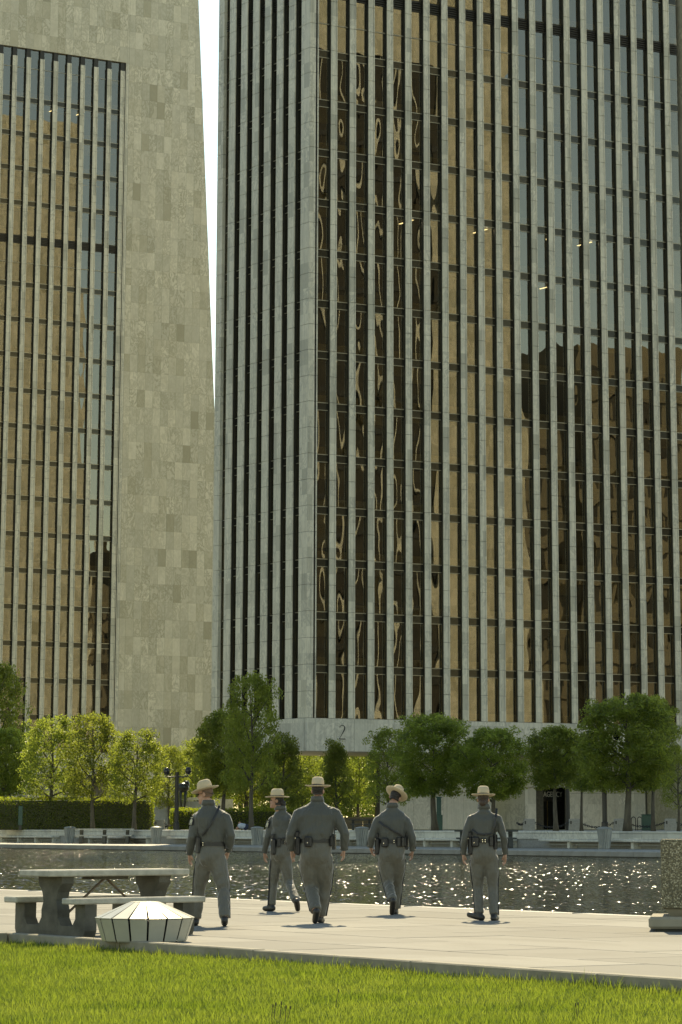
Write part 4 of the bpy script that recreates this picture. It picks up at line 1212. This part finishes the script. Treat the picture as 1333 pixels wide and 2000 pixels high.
def oval(c, rx, ry, ang, n=20, ex=2.3):
    ca, sa = math.cos(ang), math.sin(ang); r = []
    for k in range(n):
        t = 2 * math.pi * k / n; x = math.copysign(abs(math.cos(t)) ** (2 / ex), math.cos(t)) * rx; y = math.copysign(abs(math.sin(t)) ** (2 / ex), math.sin(t)) * ry
        r.append((c[0] + x * ca - y * sa, c[1] + x * sa + y * ca, c[2]))
    return r

def make_person(spec):
    s = spec['s']; x0 = spec['x0']; gy = spec['gy']
    def J(p):                               # (px, py, depth) -> local metres
        return Vector(((p[0] - x0) / s, p[2] if len(p) > 2 else 0.0, (gy - p[1]) / s))
    x, y = P(x0, spec['D'])
    root = empty('person', (x, y, 0), -HEAD); tag(root, spec['label'], 'person', 'uniformed troopers walking along the pool')
    yaw = R(spec.get('yaw', 0))
    skin = M[spec.get('skin', 'skin')]
    j = {k: J(v) for k, v in spec['j'].items()}
    w = spec['w']                            # widths in metres: shoulder, chest, waist, hip (half), and depths
    # --- torso rings (also used, shrunk, for the body)
    def torso(mb, d=0.0, upto_neck=True, low=None):
        cw = j['waist']; ch = j['hip']; cc = j['chest']; cs = j['shoulder']; n_ = j['neck']
        rr = []
        def ring(c, rx, ry, a=yaw): rr.append(oval(c, rx - d, ry - d, a))
        if low is None:
            ring(ch + Vector((0, 0, -0.10)), w['hip'] * 0.80, w['hipd'] * 0.8)
            ring(ch, w['hip'], w['hipd'])
        ring(cw + Vector((0, 0, -0.015)), w['waist'], w['waistd'])
        ring(cw + Vector((0, 0, 0.09)), w['waist'] * 1.08, w['waistd'] * 1.10)
        ring((cw + cc) / 2 + Vector((0, 0, 0.02)), (w['waist'] + w['chest']) / 2 * 1.04, (w['waistd'] + w['chestd']) / 2 * 1.06)
        ring(cc, w['chest'], w['chestd'])
        ring((cc + cs) / 2, w['chest'] * 1.04, w['chestd'] * 0.98)
        ring(cs + Vector((0, 0, -0.045)), w['sh'] * 0.99, w['chestd'] * 0.80)
        ring(cs + Vector((0, 0, -0.005)), w['sh'] * 0.84, w['chestd'] * 0.64)
        ring((cs + n_) / 2 + Vector((0, 0, -0.018)), w['sh'] * 0.60, 0.095)
        ring(n_ * 0.8 + cs * 0.2 + Vector((0, 0, -0.012)), w['sh'] * 0.36, 0.088)
        ring(n_ + Vector((0, 0, 0.0)), 0.080, 0.078)
        if upto_neck: ring(n_ + Vector((0, 0, 0.045)), 0.068, 0.07)
        mb.rings(rr)
    def arm(mb, side, d=0.0, cuff=True):
        S, E_, W_ = j['s' + side], j['e' + side], j['w' + side]
        k = w.get('arm', 1.0)
        S = S + Vector((0, 0, -0.035))
        sh_in = S * 0.75 + j['shoulder'] * 0.25
        pts = [sh_in, S, S.lerp(E_, 0.35), S.lerp(E_, 0.75), E_, E_.lerp(W_, 0.3), E_.lerp(W_, 0.75), W_]
        rd = [0.070, 0.074, 0.075, 0.064, 0.06, 0.059, 0.05, 0.043]
        mb.tube(pts, [(r_ * k - d) for r_ in rd], 12)
    def leg(mb, side, d=0.0, to=1.0):
        H_, K, A = j['h' + side], j['k' + side], j['a' + side]
        k = w.get('leg', 1.0)
        pts = [H_ + Vector((0, 0, 0.06)), H_.lerp(K, 0.1), H_.lerp(K, 0.45), H_.lerp(K, 0.85), K, K.lerp(A, 0.3), K.lerp(A, 0.65), K.lerp(A, 1.0)]
        rd = [0.092, 0.106, 0.097, 0.08, 0.074, 0.073, 0.068, 0.066]
        mb.tube(pts, [r_ * k - d for r_ in rd], 12)
    # --- head frame
    hc = j['head'] + Vector((0, 0, -0.018)); hy = R(spec.get('hyaw', 0)); ht = R(spec.get('htilt', 0)); hr = R(spec.get('hroll', 0))
    HM = Matrix.Rotation(hr, 3, 'Y') @ Matrix.Rotation(hy, 3, 'Z') @ Matrix.Rotation(-ht, 3, 'X')   # face looks along local +Y, htilt bows it
    hs = spec.get('hs', 1.0)
    def Hp(x_, y_, z_): return hc + HM @ Vector((x_ * hs, y_ * hs, z_ * hs))
    # --- body: head, neck, hands and limbs as one continuous skin
    mb = MB()
    torso(mb, 0.03)
    for sd in 'lr':
        arm(mb, sd, 0.016); leg(mb, sd, 0.02)
        A = j['a' + sd]; F_ = j['t' + sd]
        mb.capsule(A, A.lerp(F_, 0.8), 0.04, 0.03, 8)
    mb.ell(hc + HM @ Vector((0, -0.005, 0.035)) * hs, (0.074 * hs, 0.092 * hs, 0.095 * hs), HM, 16, 10)      # skull
    mb.ell(Hp(0, 0.035, -0.045), (0.058 * hs, 0.062 * hs, 0.075 * hs), HM, 14, 8)                           # jaw
    mb.ell(Hp(0, 0.085, -0.095), (0.026 * hs, 0.024 * hs, 0.022 * hs), HM, 8, 6)                             # chin
    mb.ell(Hp(0, 0.072, 0.03), (0.05 * hs, 0.028 * hs, 0.02 * hs), HM, 10, 6)                                # brow
    mb.capsule(Hp(0, 0.088, 0.012), Hp(0, 0.109, -0.026), 0.009 * hs, 0.013 * hs, 8)                         # nose
    mb.ell(Hp(0, 0.093, -0.062), (0.026 * hs, 0.014 * hs, 0.014 * hs), HM, 8, 6)                             # lips
    for e in (-1, 1): mb.ell(Hp(e * 0.078, -0.012, -0.005), (0.013 * hs, 0.022 * hs, 0.034 * hs), HM, 8, 6)  # ears
    mb.tube([j['neck'] + Vector((0, 0, -0.06)), hc + HM @ Vector((0, -0.02, -0.06)) * hs], [0.068, 0.058], 12)
    for sd in 'lr':                          # hands: palm, four fingers curled a little, thumb off its side
        W_, Ht = j['w' + sd], j['f' + sd]
        d = (Ht - W_); L_ = d.length; d.normalize()
        m_ = -1 if sd == 'l' else 1
        fw = Vector((0.25 * -m_, 1, 0)); fw = (fw - d * fw.dot(d)).normalized()      # thumb side looks ahead
        out = d.cross(fw) * (1 if sd == 'l' else -1)                                   # back of the hand looks outwards
        if out.x * m_ < 0: out = -out
        pc = W_ + d * 0.05
        mb.tube([W_ - d * 0.05, W_, W_ + d * 0.03, W_ + d * 0.085], [(0.028, 0.024), (0.03, 0.022), (0.044, 0.019), (0.042, 0.017)], 10, flat=tuple(fw))
        for i, (o_, ln) in enumerate(((0.032, 0.074), (0.011, 0.083), (-0.011, 0.078), (-0.031, 0.062))):
            p0 = W_ + d * 0.078 + fw * o_; p1 = p0 + d * ln * 0.5 - out * 0.006 + fw * o_ * 0.12
            p2 = p0 + d * ln * 0.88 - out * (0.022 + 0.006 * i) + fw * o_ * 0.05
            mb.capsule(p0, p1, 0.0105, 0.0098, 8); mb.capsule(p1, p2, 0.0098, 0.0085, 8)
        q0 = W_ + d * 0.025 + fw * 0.036; q1 = q0 + d * 0.035 + fw * 0.026 - out * 0.012; q2 = q1 + d * 0.034 + fw * 0.004 - out * 0.012
        mb.capsule(q0, q1, 0.014, 0.0115, 8); mb.capsule(q1, q2, 0.0115, 0.0095, 8)
    body = link('body', remeshed('body', mb, skin, 0.0085, 2), root)
    for e in (-1, 1):
        MB().ell(Hp(e * 0.03, 0.086, 0.008), (0.011, 0.008, 0.008), HM, 8, 6).build('eye', M['eye'], body)
    # --- shirt with sleeves and collar
    mb = MB(); torso(mb, 0.0, False, low=1)
    for sd in 'lr': arm(mb, sd)
    link('shirt', fold(remeshed('shirt', mb, M['shirt'], 0.012, 5), spec['x0'] % 17, 0.0048, 'shirt'), root)
    nk = j['neck']
    MB().tube([nk + Vector((0, 0, -0.02)), nk + Vector((0, 0, 0.03)), nk + Vector((0, 0, 0.048))], [0.094, 0.084, 0.078], 16).build('collar', M['shirt'], root, smooth=True)
    # --- trousers
    mb = MB(); rr = []
    cw, ch = j['waist'], j['hip']
    rr.append(oval(ch + Vector((0, 0, -0.19)), w['hip'] * 0.30, w['hipd'] * 0.35, yaw))
    rr.append(oval(ch + Vector((0, 0, -0.13)), w['hip'] * 0.74, w['hipd'] * 0.72, yaw))
    rr.append(oval(ch + Vector((0, 0, -0.05)), w['hip'] * 0.96, w['hipd'] * 0.98, yaw))
    rr.append(oval(ch + Vector((0, 0, 0.03)), w['hip'], w['hipd'] * 1.02, yaw))
    rr.append(oval(cw + Vector((0, 0, -0.03)), w['waist'] * 1.0, w['waistd'] * 0.98, yaw))
    rr.append(oval(cw + Vector((0, 0, 0.02)), w['waist'] * 0.97, w['waistd'] * 0.95, yaw))
    mb.rings(rr)
    fwd = Vector((-math.sin(yaw), math.cos(yaw), 0)); rgt = Vector((math.cos(yaw), math.sin(yaw), 0))
    for e in (-1, 1): mb.ell(ch + rgt * e * w['hip'] * 0.46 - fwd * w['hipd'] * 0.38 + Vector((0, 0, -0.025)), (w['hip'] * 0.47, w['hipd'] * 0.60, 0.12), None, 12, 8)
    for sd in 'lr': leg(mb, sd)
    tr = link('trousers', fold(remeshed('trousers', mb, M['trouser'], 0.012, 24), spec['x0'] % 13, 0.0058, 'trousers'), root)
    for sd, e in (('l', -1), ('r', 1)):     # side stripe
        H_, K, A = j['h' + sd], j['k' + sd], j['a' + sd]; k = w.get('leg', 1.0)
        o_ = rgt * e
        pts = [H_.lerp(K, 0.0) + o_ * 0.098 * k, H_.lerp(K, 0.45) + o_ * 0.095 * k, K + o_ * 0.073 * k, K.lerp(A, 0.5) + o_ * 0.069 * k, A + o_ * 0.065 * k]
        MB().tube(pts, [(0.009, 0.016)] * 5, 6, flat=tuple(o_)).build('side_stripe', M['stripe'], tr)
    # --- boots
    for sd in 'lr':
        A, F_ = j['a' + sd], j['t' + sd]
        d = (F_ - A); up = Vector((0, 0, 1)); dn = j.get('o' + sd)
        K = j['k' + sd]; sh = (A - K).normalized()
        heel = A + sh * 0.055 - d.normalized() * 0.035
        mb = MB()
        mb.capsule(A - sh * 0.06, A + sh * 0.01, 0.055, 0.05, 10)
        mb.capsule(heel, heel.lerp(F_, 0.5), 0.046, 0.047, 10); mb.capsule(heel.lerp(F_, 0.5), F_, 0.047, 0.040, 10)
        mb.capsule(A, heel.lerp(F_, 0.45) + up * 0.02, 0.05, 0.045, 10)
        link('boot', remeshed('boot', mb, M['boot'], 0.010, 3), root)
    # --- hair
    hair = MB()
    hk = spec['hair']
    cut = {'short': (-0.045, 0.02), 'crop': (-0.035, 0.02), 'bun': (-0.06, 0.03)}[hk[0]]
    rs = []
    HN = 18
    for zi in np.linspace(cut[0], 0.09, 7):
        ring = []
        f = math.sqrt(max(0.02, 1 - ((zi - 0.035) / 0.104) ** 2))
        for k in range(HN):
            a = math.pi * (0.95 + 1.10 * k / (HN - 1)) if True else 0
            rx_ = (0.0815 * f if zi > 0 else 0.0795 * max(f, 0.86)); ry_ = (0.1015 * f if zi > 0 else 0.099 * max(f, 0.86))
            ring.append(Hp(rx_ * math.cos(a), -0.006 + ry_ * math.sin(a), zi))
        for k in range(HN - 1, -1, -1):
            a = math.pi * (0.95 + 1.10 * k / (HN - 1))
            ring.append(Hp(0.060 * f * math.cos(a), -0.006 + 0.075 * f * math.sin(a), zi))
        rs.append(ring)
    hair.rings(rs)
    if hk[0] == 'bun':
        hair.ell(Hp(0, -0.105, -0.045), (0.052, 0.042, 0.05), HM, 12, 8); hair.ell(Hp(0, -0.085, -0.02), (0.06, 0.04, 0.05), HM, 12, 8)
    hair.build('hair', M[hk[1]], root, smooth=False)
    # --- campaign hat: flat stiff brim, tall pinched crown, dark band and strap
    hat = empty('hat'); hat.parent = root
    bt = Matrix.Rotation(R(spec.get('hatroll', 0)), 3, 'Y') @ HM @ Matrix.Rotation(R(-spec.get('hattilt', 6)), 3, 'X')
    hb = hc + HM @ Vector((0, -0.004, 0.060)) * hs
    def T_(x_, y_, z_): return hb + bt @ Vector((x_, y_, z_))
    def ring_h(rx_, ry_, z_, n=28, pinch=0.0, dip=0.0):
        r = []
        for k in range(n):
            a = 2 * math.pi * k / n
            q = 1 - pinch * max(0, math.sin(a)) * (abs(math.cos(a)) ** 0.7) * 2 - pinch * 0.8 * max(0.0, math.cos(2 * a + math.pi)) * 0.4
            r.append(T_(rx_ * q * math.cos(a), ry_ * q * math.sin(a), z_ + dip * math.cos(2 * a)))
        return r
    cr = MB().rings([ring_h(0.084, 0.104, -0.004), ring_h(0.083, 0.103, 0.05), ring_h(0.079, 0.098, 0.085, pinch=0.05), ring_h(0.07, 0.088, 0.112, pinch=0.12), ring_h(0.052, 0.066, 0.126, pinch=0.16), ring_h(0.02, 0.03, 0.124, pinch=0.1)])
    c_ = cr.build('crown', M['felt'], hat, smooth=True)
    br = MB(); bw = spec.get('brim', 0.172)
    n = 36; rings_ = []
    for rx_, ry_, z_ in ((0.070, 0.09, 0.002), (bw * 0.8, bw * 0.92, 0.004), (bw, bw * 1.08, 0.012), (bw, bw * 1.08, 0.005), (bw * 0.8, bw * 0.92, -0.004), (0.070, 0.09, -0.006)):
        rings_.append(ring_h(rx_, ry_, z_, n, 0, 0.006 if rx_ > 0.1 else 0))
    br.rings(rings_, False)
    br.build('brim', M['felt'], hat, smooth=True)
    MB().rings([ring_h(0.0865, 0.1065, 0.006), ring_h(0.0865, 0.1065, 0.026), ring_h(0.0835, 0.1035, 0.027), ring_h(0.083, 0.103, 0.006)], False).build('hat_band', M['band'], hat)
    stp = [Hp(0.079 * math.cos(a), -0.006 + 0.104 * math.sin(a), 0.045 - 0.05 * math.sin(-a)) for a in np.linspace(-math.pi, 0, 13)]
    MB().tube(stp, [(0.003, 0.006)] * 13, 6, flat=(0, 0, 1)).build('hat_strap', M['leather'], hat)
    # --- belt and its gear
    cw = j['waist']
    bl = empty('duty_belt'); bl.parent = root
    MB().rings([oval(cw + Vector((0, 0, -0.03)), w['waist'] + 0.006, w['waistd'] + 0.006, yaw, 28), oval(cw + Vector((0, 0, 0.026)), w['waist'] + 0.006, w['waistd'] + 0.006, yaw, 28),
                oval(cw + Vector((0, 0, 0.026)), w['waist'] - 0.02, w['waistd'] - 0.02, yaw, 28), oval(cw + Vector((0, 0, -0.03)), w['waist'] - 0.02, w['waistd'] - 0.02, yaw, 28)], False).build('belt_strap', M['leather'], bl)
    for kind, ang in spec['gear']:
        a = R(ang) + yaw                     # angle from straight behind (-y), positive to the right
        dx, dy = math.sin(R(ang)), -math.cos(R(ang))
        q = cw + rgt * dx * (w['waist'] + 0.02) + fwd * dy * (w['waistd'] + 0.02)
        nv = (rgt * dx + fwd * dy).normalized(); tv = Vector((-nv.y, nv.x, 0))
        def gbox(name, hw, dp, z0, z1, mat, off=0.0, c=0.012, par=bl):
            mb = MB().cbox(-hw, hw, -dp, dp, z0, z1, c)
            Mx = Matrix((( tv.x, nv.x, 0), (tv.y, nv.y, 0), (0, 0, 1)))
            mb.v = [tuple(q + Mx @ Vector((v_[0], v_[1] + off, v_[2]))) for v_ in mb.v]
            return mb.build(name, mat, par)
        if kind == 'holster':
            hb_ = gbox('holster', 0.042, 0.032, -0.19, 0.05, M['leather'], 0.02, 0.02)
            gbox('pistol_grip', 0.022, 0.03, 0.04, 0.12, M['leather'], 0.03, 0.012)
            gbox('snap', 0.008, 0.006, 0.02, 0.036, M['chrome'], 0.055, 0.003)
        elif kind == 'pouch':
            gbox('pouch', 0.055, 0.026, -0.085, 0.055, M['leather'], 0.012, 0.018); gbox('snap', 0.007, 0.005, -0.035, -0.02, M['chrome'], 0.041, 0.002)
        elif kind == 'small':
            gbox('pouch', 0.028, 0.024, -0.075, 0.06, M['leather'], 0.012, 0.01)
        elif kind == 'keeper':
            gbox('belt_keeper', 0.012, 0.008, -0.034, 0.03, M['leather'], -0.008, 0.003)
            gbox('snap', 0.006, 0.004, 0.006, 0.018, M['chrome'], 0.002, 0.002); gbox('snap', 0.006, 0.004, -0.022, -0.010, M['chrome'], 0.002, 0.002)
        elif kind == 'radio':
            gbox('radio', 0.032, 0.022, -0.12, 0.085, M['leather'], 0.015, 0.008)
            mb = MB().tube([q + nv * 0.02 + Vector((0, 0, 0.08)), q + nv * 0.03 + Vector((0, 0, 0.24))], 0.006, 6); mb.build('aerial', M['leather'], bl)
        elif kind == 'baton':
            gbox('baton', 0.016, 0.016, -0.24, 0.08, M['leather'], 0.015, 0.006)
    # --- extras
    if 'strap' in spec:
        MB().tube([J(p) for p in spec['strap']], [(0.006, 0.017)] * len(spec['strap']), 6, flat=(0, 1, 0)).build('shoulder_strap', M['leather'], root)
    for sd in 'lr':                          # dark cuff braid
        E_, W_ = j['e' + sd], j['w' + sd]; d = (W_ - E_).normalized(); p = W_ - d * 0.012
        MB().tube([p - d * 0.008, p + d * 0.006], [0.047 * w.get('arm', 1.0)] * 2, 12).build('cuff', M['shirt'], root)
        o_ = Vector((-1 if sd == 'l' else 1, 0, 0)); k = w.get('arm', 1.0)
        pts = [W_.lerp(E_, t_) + o_ * (0.046 + 0.012 * t_) * k for t_ in (0.0, 0.35, 0.7)]
        MB().tube(pts, [(0.004, 0.012)] * 3, 6, flat=tuple(o_)).build('cuff_braid', M['stripe'], root)
    if 'patch' in spec:
        c = J(spec['patch']); S, E_ = j['sl'], j['el']; d = (E_ - S).normalized(); nv = Vector(spec.get('patchn', (-0.75, -0.65, 0))).normalized()
        nv = (nv - d * nv.dot(d)).normalized(); tv = d.cross(nv)
        c = (S + Vector((0, 0, -0.035))).lerp(E_, 0.30) + nv * 0.076 * w.get('arm', 1.0)
        pm = MB(); pl = [(-0.038, -0.05), (0.038, -0.05), (0.042, 0.02), (0.03, 0.055), (0.0, 0.066), (-0.03, 0.055), (-0.042, 0.02)]
        def plate(poly, h0, h1): 
            m = MB().prism(poly, 'z', h0, h1); m.v = [tuple(c + tv * v_[0] - d * v_[1] + nv * v_[2]) for v_ in m.v]; return m
        pt = plate(pl, -0.03, 0.006).build('shoulder_patch', M['patch'], root)
        plate([(-0.022, -0.028), (0.022, -0.028), (0.024, 0.012), (0, 0.034), (-0.024, 0.012)], 0.006, 0.009).build('emblem', M['patch_art'], pt)
        plate([(-0.028, 0.040), (0.028, 0.040), (0.022, 0.050), (-0.022, 0.050)], 0.006, 0.009).build('emblem', M['patch_art'], pt)
        plate([(-0.03, -0.044), (0.03, -0.044), (0.03, -0.034), (-0.03, -0.034)], 0.006, 0.009).build('emblem', M['patch_art'], pt)
    if spec.get('glasses'):
        gl = MB()
        for e in (-1, 1):
            gl.tube([Hp(e * 0.034 + 0.026 * math.cos(a), 0.104, 0.004 + 0.019 * math.sin(a)) for a in np.linspace(0, 2 * math.pi, 13)], 0.0028, 5)
            gl.tube([Hp(e * 0.058, 0.1, 0.012), Hp(e * 0.079, 0.05, 0.014), Hp(e * 0.083, -0.02, 0.012)], 0.0034, 5)
        gl.build('spectacles', M['lens'], root)
    return root

PEOPLE = [
 dict(label='trooper nearest the picnic table, in spectacles, head turned left, strap across the back', s=147.5, x0=413, gy=1810, D=40.2, yaw=18, hyaw=68, htilt=8, skin='skin', hair=('crop', 'hair_crop'), glasses=True, hattilt=8,
   j=dict(head=(401, 1562, .03), neck=(407, 1582, 0), shoulder=(413, 1595, 0), chest=(413, 1622, .01), waist=(414, 1657, .02), hip=(413, 1679, .0),
     sl=(387, 1602, .02), el=(377, 1644, -.03), wl=(371, 1677, .07), fl=(373, 1702, .11), sr=(440, 1603, -.02), er=(451, 1642, -.06), wr=(446, 1671, .06), fr=(441, 1692, .10),
     hl=(400, 1690, .02), kl=(390, 1743, .12), al=(385, 1797, .12), tl=(382, 1805, .30), hr=(427, 1690, 0), kr=(438, 1744, -.06), ar=(442, 1794, -.24), tr=(441, 1805, -.08)),
   w=dict(sh=.215, chest=.225, chestd=.15, waist=.175, waistd=.145, hip=.185, hipd=.15, arm=1.02, leg=1.12),
   strap=[(429, 1586, -.09), (425, 1598, -.15), (418, 1614, -.185), (408, 1629, -.19), (397, 1642, -.165)], patch=(384, 1617, -.02), gear=[('small', 62), ('radio', -70), ('keeper', -48)]),
 dict(label='shorter trooper in profile looking left, second from the left, behind the broad one', s=126.0, x0=552, gy=1781, D=47.0, yaw=38, hyaw=82, htilt=-2, skin='skin2', hair=('bun', 'hair_dark'), hattilt=2, hs=.96,
   j=dict(head=(541, 1573, 0), neck=(548, 1590, 0), shoulder=(552, 1601, 0), chest=(552, 1623, .0), waist=(551, 1652, 0), hip=(549, 1670, 0),
     sl=(532, 1607, .06), el=(524, 1643, .03), wl=(518, 1673, .1), fl=(519, 1692, .14), sr=(573, 1608, -.06), er=(579, 1645, .02), wr=(574, 1675, .14), fr=(571, 1693, .2),
     hl=(541, 1680, .03), kl=(535, 1728, .1), al=(532, 1770, .06), tl=(519, 1776, .14), hr=(557, 1680, 0), kr=(564, 1727, .02), ar=(580, 1760, -.34), tr=(583, 1776, -.22)),
   w=dict(sh=.175, chest=.165, chestd=.125, waist=.145, waistd=.125, hip=.17, hipd=.14, arm=.85, leg=.97),
   strap=[(543, 1650, -.12), (549, 1646, -.15), (560, 1644, -.16), (570, 1645, -.13)], patch=(529, 1605, .02), gear=[('holster', -78), ('keeper', -15), ('small', -48), ('small', 45)]),
 dict(label='broadest trooper, seen squarely from behind with arms held out, in the middle', s=143.5, x0=620, gy=1806, D=41.3, yaw=0, hyaw=-10, htilt=0, skin='skin', hair=('short', 'hair_dark'), hattilt=4,
   j=dict(head=(621, 1557, .02), neck=(620, 1576, 0), shoulder=(619, 1589, 0), chest=(619, 1620, .01), waist=(618, 1652, .02), hip=(617, 1676, 0),
     sl=(585, 1598, 0), el=(569, 1642, -.03), wl=(571, 1671, .05), fl=(573, 1694, .09), sr=(654, 1597, 0), er=(673, 1639, -.03), wr=(671, 1670, .05), fr=(670, 1692, .09),
     hl=(603, 1690, .02), kl=(608, 1738, .1), al=(619, 1782, -.22), tl=(617, 1801, -.12), hr=(634, 1690, 0), kr=(634, 1742, .14), ar=(626, 1793, .18), tr=(629, 1802, .36)),
   w=dict(sh=.235, chest=.25, chestd=.175, waist=.215, waistd=.19, hip=.215, hipd=.175, arm=1.1, leg=1.24), gear=[('pouch', -24), ('holster', -72), ('radio', 74), ('small', 58)]),
 dict(label='trooper with head bowed and hat brim tilted up at the back, fourth from the left', s=130.5, x0=766, gy=1789, D=45.4, yaw=-4, hyaw=-18, htilt=20, hroll=14, skin='skin2', hair=('short', 'hair_dark'), hattilt=8, hatroll=4,
   j=dict(head=(772, 1569, .05), neck=(767, 1587, 0), shoulder=(767, 1599, 0), chest=(766, 1627, .0), waist=(766, 1653, .02), hip=(765, 1674, 0),
     sl=(740, 1609, 0), el=(727, 1645, -.04), wl=(725, 1664, .03), fl=(730, 1681, .07), sr=(793, 1610, 0), er=(805, 1648, -.03), wr=(805, 1671, .04), fr=(803, 1692, .08),
     hl=(754, 1686, .0), kl=(758, 1730, .04), al=(767, 1763, -.30), tl=(766, 1785, -.22), hr=(778, 1686, .02), kr=(776, 1732, .16), ar=(772, 1779, .2), tr=(774, 1786, .38)),
   w=dict(sh=.205, chest=.20, chestd=.15, waist=.185, waistd=.15, hip=.20, hipd=.155, arm=.97, leg=1.1),
   strap=[(741, 1616, -.10), (749, 1623, -.165), (762, 1630, -.19), (776, 1637, -.19), (788, 1644, -.15)], gear=[('holster', -68), ('pouch', -26), ('keeper', 12), ('small', 30), ('small', 48), ('small', 64), ('radio', 84)]),
 dict(label='rightmost trooper, slim with hair tied at the nape, walking apart from the others', s=139.0, x0=946, gy=1798, D=42.7, yaw=-3, hyaw=-8, htilt=3, skin='skin', hair=('bun', 'hair_brown'), hattilt=3, hs=.97, brim=.165,
   j=dict(head=(945, 1571, .02), neck=(946, 1588, 0), shoulder=(946, 1600, 0), chest=(946, 1622, .0), waist=(945, 1650, .01), hip=(945, 1672, 0),
     sl=(921, 1604, 0), el=(909, 1643, -.04), wl=(906, 1676, .03), fl=(908, 1697, .07), sr=(972, 1604, 0), er=(983, 1643, -.04), wr=(986, 1676, .03), fr=(986, 1699, .07),
     hl=(933, 1686, .02), kl=(934, 1737, .06), al=(936, 1786, -.06), tl=(917, 1788, .04), hr=(959, 1686, 0), kr=(962, 1738, .02), ar=(963, 1788, -.10), tr=(969, 1794, .06)),
   w=dict(sh=.18, chest=.175, chestd=.13, waist=.155, waistd=.13, hip=.18, hipd=.15, arm=.84, leg=.99),
   strap=[(970, 1590, -.06), (968, 1606, -.12), (965, 1624, -.135), (960, 1637, -.13), (945, 1639, -.15), (932, 1637, -.14), (922, 1630, -.08)], gear=[('holster', -66), ('pouch', -36), ('keeper', -4), ('keeper', 8), ('small', 34), ('radio', 58)]),
]
for sp_ in PEOPLE: make_person(sp_)

# a visitor bending over by the hedge, far behind
x, y = P(474, 224)
vs = empty('person', (x, y, T), -HEAD); tag(vs, 'distant person in pale blue crouching on the wall top by the hedge', 'person')
mb = MB().capsule((0.30, 0, 0.22), (-0.12, 0, 0.30), 0.17, 0.19, 10).capsule((-0.12, 0, 0.30), (-0.42, 0, 0.12), 0.12, 0.08, 8).capsule((0.32, 0, 0.15), (0.18, -0.2, 0.06), 0.12, 0.08, 8).ell((-0.20, 0.0, 0.48), (0.11, 0.12, 0.13)).capsule((-.15, 0, .3), (-.2, 0, .42), .08, .06, 8)
link('body', remeshed('body', mb, M['skin2'], 0.03, 3), vs)
link('shirt', remeshed('shirt', MB().capsule((0.12, -0.02, 0.27), (-0.14, -0.02, 0.31), 0.205, 0.21, 10), M['pale_cloth'], 0.03, 2), vs)
link('trousers', remeshed('trousers', MB().capsule((0.34, 0, 0.22), (0.12, 0, 0.25), 0.2, 0.2, 10).capsule((0.34, 0, 0.16), (0.2, -0.2, 0.08), 0.14, 0.1, 8), M['denim'], 0.03, 2), vs)
